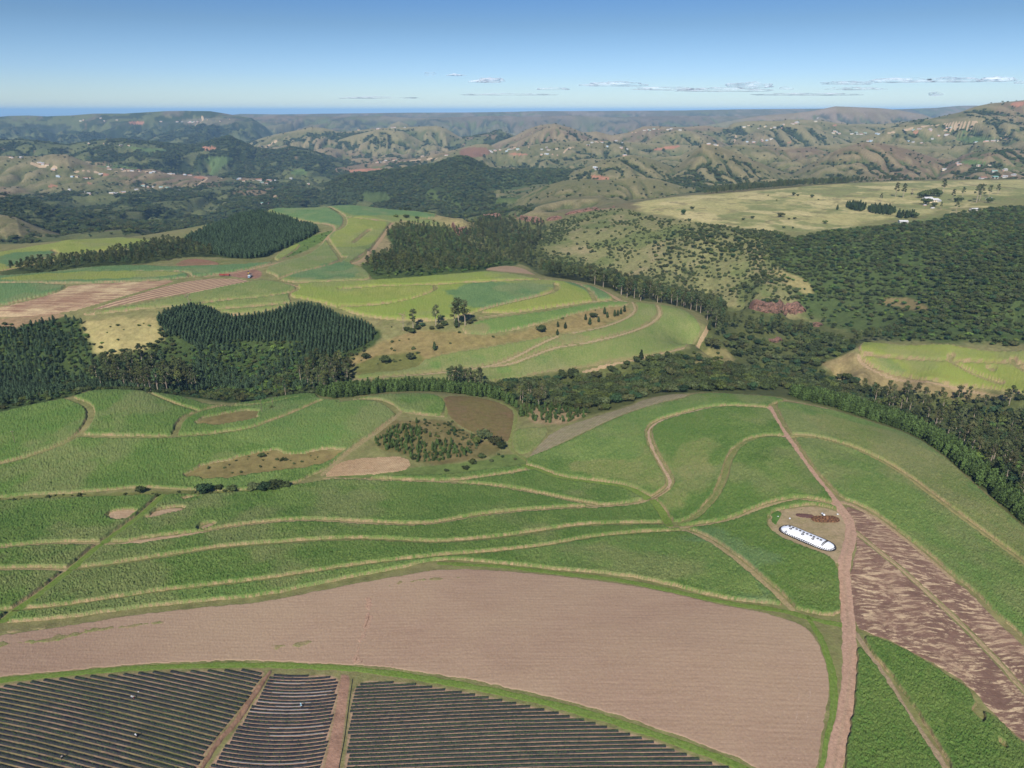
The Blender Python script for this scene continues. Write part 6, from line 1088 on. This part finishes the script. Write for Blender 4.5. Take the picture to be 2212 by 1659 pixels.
def settle(k, line, n, spread, village, y0=1900, y1=9000, big=1.15):
    line = np.array(Q(k, *line)); L = np.r_[0, np.cumsum(np.hypot(*np.diff(line, axis=0).T))]
    for i in range(max(3, int(n * .85))):
        s = rng.uniform(0, L[-1]); u_ = np.interp(s, L, line[:, 0]) + rng.normal(0, spread * 1.6); v_ = np.interp(s, L, line[:, 1]) + rng.normal(0, spread * .5)
        x, y = unproj(u_, v_, y0, y1); rd = rng.random() < .12; me = RM if rd else HM[rng.integers(0, len(HM))]; nm = 'rondavel' if rd else 'house'
        o = bpy.data.objects.new(nm, me); COL.objects.link(o); o.location = (x, y, float(hgt(x, y))); f = big * (y / 3000) ** .35; o.scale = (f, f, f); o.rotation_euler[2] = rng.normal(0, .35)
        tag(o, ('small round thatched hut ' if rd else 'small pale house ') + village, 'hut' if rd else 'house', ('huts ' if rd else 'houses ') + village)
V_ = settle
V_('A1', [(0,655),(150,655)], 5, 1.5, 'on the left edge of the far hill village'); V_('A1', [(230,690),(330,705),(380,745)], 9, 2, 'on the brown spur of the left village')
V_('A1', [(370,770),(560,785),(640,760)], 9, 2.5, 'along the upper track of the left village'); V_('A1', [(680,725),(820,735),(1000,748),(1150,765),(1330,775)], 20, 2.5, 'along the ridge road of the left village')
V_('A1', [(420,860),(600,885),(800,878),(900,860)], 14, 2, 'on the lower slope of the left village'); V_('A1', [(880,830),(1050,850),(1200,850),(1120,870)], 14, 3, 'in the middle slope of the left village')
V_('A1', [(1530,790),(1600,820),(1700,820),(1770,850),(1740,885)], 11, 3, 'at the road bend right of the left village'); V_('A1', [(1660,800),(1770,808)], 8, 1.0, 'in the white school row', big=1.7)
V_('A1', [(1600,910),(1640,940),(1750,950)], 5, 2, 'near the edge of the far tableland'); V_('A1', [(2020,835),(1810,778)], 3, 1, 'alone in the dark valley wood')
V_('A1', [(1000,410),(1200,430),(1400,410),(1480,400)], 16, 4, 'on the upper slope of the far left mesa', 4500, 9000, 1.2); V_('A1', [(280,430),(700,405),(850,425)], 8, 4, 'scattered on the left mesa', 4500, 9000)
V_('A1', [(560,565),(700,570),(950,580)], 6, 2, 'beside the far green field on the wooded ridge'); V_('A2', [(170,690),(340,675),(520,655),(700,640),(800,650)], 13, 3, 'along the red cuttings in the centre valley')
V_('A2', [(870,640),(1000,610),(1200,590),(1400,600)], 18, 4, 'on the slopes below the twin rounded hills'); V_('A2', [(1300,630),(1450,640),(1400,660)], 6, 3, 'at the foot of the twin rounded hills')
V_('A2', [(1550,570),(1800,545),(1700,600),(1900,590)], 12, 4, 'right of the twin rounded hills'); V_('A2', [(1900,490),(2050,465),(2200,480)], 12, 3, 'on the crest with the mast')
V_('A2', [(1750,655),(1860,635)], 4, 1, 'on top of the near grassy hill'); V_('A2', [(1600,690),(1650,735)], 4, 2, 'on the shoulder of the near grassy hill')
V_('A2', [(120,475),(350,462),(560,455)], 8, 1, 'along the flat top of the middle hill', 4000, 7000)
V_('A3', [(170,565),(240,575)], 5, 1, 'on the peak of the brown cone hill'); V_('A3', [(400,570),(570,540),(720,520),(800,535)], 14, 3, 'on the ridge behind the brown cone hill')
V_('A3', [(380,440),(560,480),(700,440),(900,410)], 20, 6, 'on the high settled hills at the back right'); V_('A3', [(960,490),(1150,500),(1300,500)], 14, 3, 'in the pale village row at the back right')
V_('A3', [(1190,545),(1250,552)], 4, .6, 'on the rounded pink hilltop', big=1.4); V_('A3', [(1350,480),(1600,470),(1750,460)], 10, 3, 'beside the long back road at right')
V_('A3', [(1450,545),(1550,555),(1750,490)], 9, 3, 'below the long back road at right'); V_('A3', [(1900,555),(2040,545),(2000,520)], 8, 2, 'round the far green field at right')
V_('A3', [(1720,680),(1830,705),(2010,705)], 7, 2, 'in the shallow valley at far right'); V_('A3', [(1600,708),(1730,740),(1880,740),(2100,740)], 8, 2, 'on the pinkish slope at far right', big=1.3); V_('A3', [(2050,770),(2140,770),(1920,790)], 7, 2, 'in the hollow behind the plateau at right', big=1.5)
for x, y, mi_, s, rz, lb in ((1590,925,0,1.35,.1,'long white-roofed farmhouse left of the dark round tree'),(1622,938,1,1.5,.2,'white-roofed farm building right of the dark round tree'),(1660,938,2,1.,.5,'small grey-white shed at the right of the farm buildings'),(1890,995,0,1.1,.2,'white cottage at the right edge of the farmstead'),(1432,1074,0,1.1,-.1,'lone white-roofed shed at the plateau lip above the bush'),(1985,922,2,1.,.2,'little pale roof under the pale gum trees'),(1572,962,4,.6,.1,'tiny pinkish hut in front of the round tree'),(1622,1020-40,0,.5,.1,'small white water tank house below the barn')):
    u_, v_ = Q('A3', (x, y))[0]; r = root('house', u_, v_, rz, lb, 'house', None, 0, 700, 1900); r.scale = (s, s, s); src = HM[mi_]
    # walls, roof and windows as parts
    for pn, m_ in (('wall', 0), ('roof', 1), ('window', 2)):
        bm = bmesh.new(); bm.from_mesh(src); bmesh.ops.delete(bm, geom=[f for f in bm.faces if f.material_index != m_], context='FACES'); me = bpy.data.meshes.new(pn); bm.to_mesh(me); bm.free(); me.materials.clear(); me.materials.append(src.materials[m_])
        for f in me.polygons: f.material_index = 0
        o = bpy.data.objects.new(pn, me); COL.objects.link(o); o.parent = r
# ---------------------------------------------------------------- the land as one sheet, then sea, clouds and air
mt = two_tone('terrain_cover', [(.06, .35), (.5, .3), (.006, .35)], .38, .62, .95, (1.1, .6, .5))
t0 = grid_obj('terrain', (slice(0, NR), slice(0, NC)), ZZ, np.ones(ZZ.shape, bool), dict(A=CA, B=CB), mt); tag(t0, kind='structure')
# ground outside the surveyed fan so that the land does not end behind or beside the viewer
def skirt(name, pts): o = mesh_obj(name, pts, [[0, 1, 2, 3]], mt, dict(A=np.tile(OLIVE[0], (4, 1)), B=np.tile(OLIVE[1], (4, 1)))); tag(o, kind='structure')
x0, z0 = XX[0], ZZ[0]; co = np.concatenate([np.stack([x0, x0 * 0 + YR[0], z0], -1), np.stack([x0 * 6, x0 * 0 - 1500, z0], -1)]); ix = np.arange(2 * NC).reshape(2, NC)
tag(mesh_obj('ground', co, np.stack([ix[1, :-1], ix[1, 1:], ix[0, 1:], ix[0, :-1]], -1), mt, dict(A=np.tile(VERGE[0], (2 * NC, 1)), B=np.tile(VERGE[1], (2 * NC, 1)))), kind='structure')
for c_, sg in ((0, -1), (-1, 1)):      # slopes beyond the surveyed fan at either hand
    xe, ze = XX[:, c_], ZZ[:, c_]; st = [0, .06, .2, .6, 2.]; rows = [np.stack([xe + sg * (np.abs(xe) * k + 900 * k), YR, ze + (fbm(xe + sg * 900 * k, YR, 400, 4) - .5) * 60 * min(1, k * 5) * (k > 0) * sm((YR - 400) / 600)], -1) for k in st]
    rows[0][:, 2] = ze; co = np.concatenate(rows); ix = np.arange(len(st) * NR).reshape(len(st), NR); f = np.stack([ix[:-1, :-1], ix[1:, :-1], ix[1:, 1:], ix[:-1, 1:]], -1).reshape(-1, 4); f = f if sg > 0 else f[:, ::-1]
    tag(mesh_obj('ground', co, f, mt, dict(A=np.tile(OLIVE[0], (len(co), 1)), B=np.tile(WOOD[1], (len(co), 1))), True), kind='structure')
skirt('lowland', [(-60000,-1500,-190),(60000,-1500,-190),(60000,30000,-190),(-60000,30000,-190)])
ms, t_, b_ = new_mat('sea_water', .35, .5); b_.inputs['Base Color'].default_value = (.02,.07,.16,1); v_ = coord(t_); bump(t_, b_, noise(t_, v_, .01, 3), .3, 5)
tag(mesh_obj('sea', [(-110000,30000,-195),(110000,30000,-195),(110000,118000,-195),(-110000,118000,-195)], [[0,1,2,3]], ms), kind='structure')
HAZE = 4.7e-5
mh = bpy.data.materials.new('haze'); mh.use_nodes = True; tt = mh.node_tree; tt.nodes.remove(tt.nodes['Principled BSDF'])
pv = tt.nodes.new('ShaderNodeVolumePrincipled'); pv.inputs['Density'].default_value = HAZE; pv.inputs['Color'].default_value = (.40, .69, 1.0, 1); pv.inputs['Anisotropy'].default_value = -.2
tt.links.new(pv.outputs[0], tt.nodes['Material Output'].inputs['Volume'])
bmh = bmesh.new(); bx(bmh, (0, 59000, 17), (240000, 122000, 460)); meh = bpy.data.meshes.new('haze'); bmh.to_mesh(meh); bmh.free(); meh.materials.append(mh); oh = bpy.data.objects.new('haze', meh); COL.objects.link(oh); tag(oh, kind='stuff')
mc, tc, bc = new_mat('cloud', 1, 0); vc = coord(tc); bc.inputs['Base Color'].default_value = (.66,.71,.80,1)
ma = t_ = tc.nodes.new('ShaderNodeMapRange'); tc.links.new(noise(tc, vc, .0011, 6, .65, (.35, 1, 1.6)), ma.inputs[0]); ma.inputs[1].default_value = .42; ma.inputs[2].default_value = .68; ma.inputs[3].default_value = .0; ma.inputs[4].default_value = .66
tc.links.new(ma.outputs[0], bc.inputs['Alpha'])
iv4 = ico(4); CD = 60000.
def cloud(u_, v_, w_, h_, label, seed, rag=1.):
    k = (CV - v_) / F; dep_ = CD / (cP + k * sP); x = (u_ - CU) / F * dep_; z = H + dep_ * (k * cP - sP); s = dep_ / F
    V = iv4[0].copy(); ph = V[:, 0] * 3.1 * max(1, w_ / h_ / 5) + seed * 7; qh = V[:, 2] * 2 + V[:, 1]
    rad = .45 + .85 * fbm(ph, qh, .9, 4, .55, seed) * rag; V = V * rad[:, None]; V[:, 2] = np.where(V[:, 2] < -.12, -.12 + (V[:, 2] + .12) * .25, V[:, 2])
    V = V * np.array([w_ / 2 * s * 1.15, w_ / 2 * s * .35 + 300, h_ / 2 * s * 1.5]) + np.array([x, CD, z]); tag(mesh_obj('cloud', V, iv4[1], mc, smooth=True), label, 'cloud')
for i, a in enumerate(((927,162,30,9,'small round cloud, left one of three above the far ridge'),(983,163,40,5,'thin small cloud between the left round cloud and the wider one'),(1062,176,66,11,'dark-bellied wider cloud, right one of the three on the left'),(1034,177,40,6,'low shred at the left end of the wider cloud'),(1330,184,130,11,'flat grey cloud strip right of the middle'),(1195,193,66,5,'thin shred left of the flat grey strip'),(1440,193,140,7,'faint low strip right of the flat grey one'),(1622,187,95,15,'domed white cloud over the right hills'),(1560,196,180,9,'pale layer under the domed white cloud'),(1700,192,30,7,'small puff right of the domed cloud'),
   (1830,181,110,8,'left end of the long cloud bar at right'),(1950,176,150,11,'middle of the long cloud bar at right'),(2060,175,120,11,'thick right part of the long cloud bar'),(2155,174,75,11,'last puff of the long cloud bar'),(1840,193,120,6,'white streak below the left end of the long bar'),(2020,205,30,9,'small white puff low over the right ridge'),(1100,205,200,4,'faint long streak low over the centre ridge'),(820,212,160,4,'faint low streak left of the centre'),(1750,205,220,5,'faint streak low over the right ridge'),(2208,179,30,6,'grey scrap at the right edge of the sky'))):
    cloud(*a, i + 1)

for o in S.objects:
    if len(str(o.get('label', '')).split()) > 16: print('LONG', o['label'])
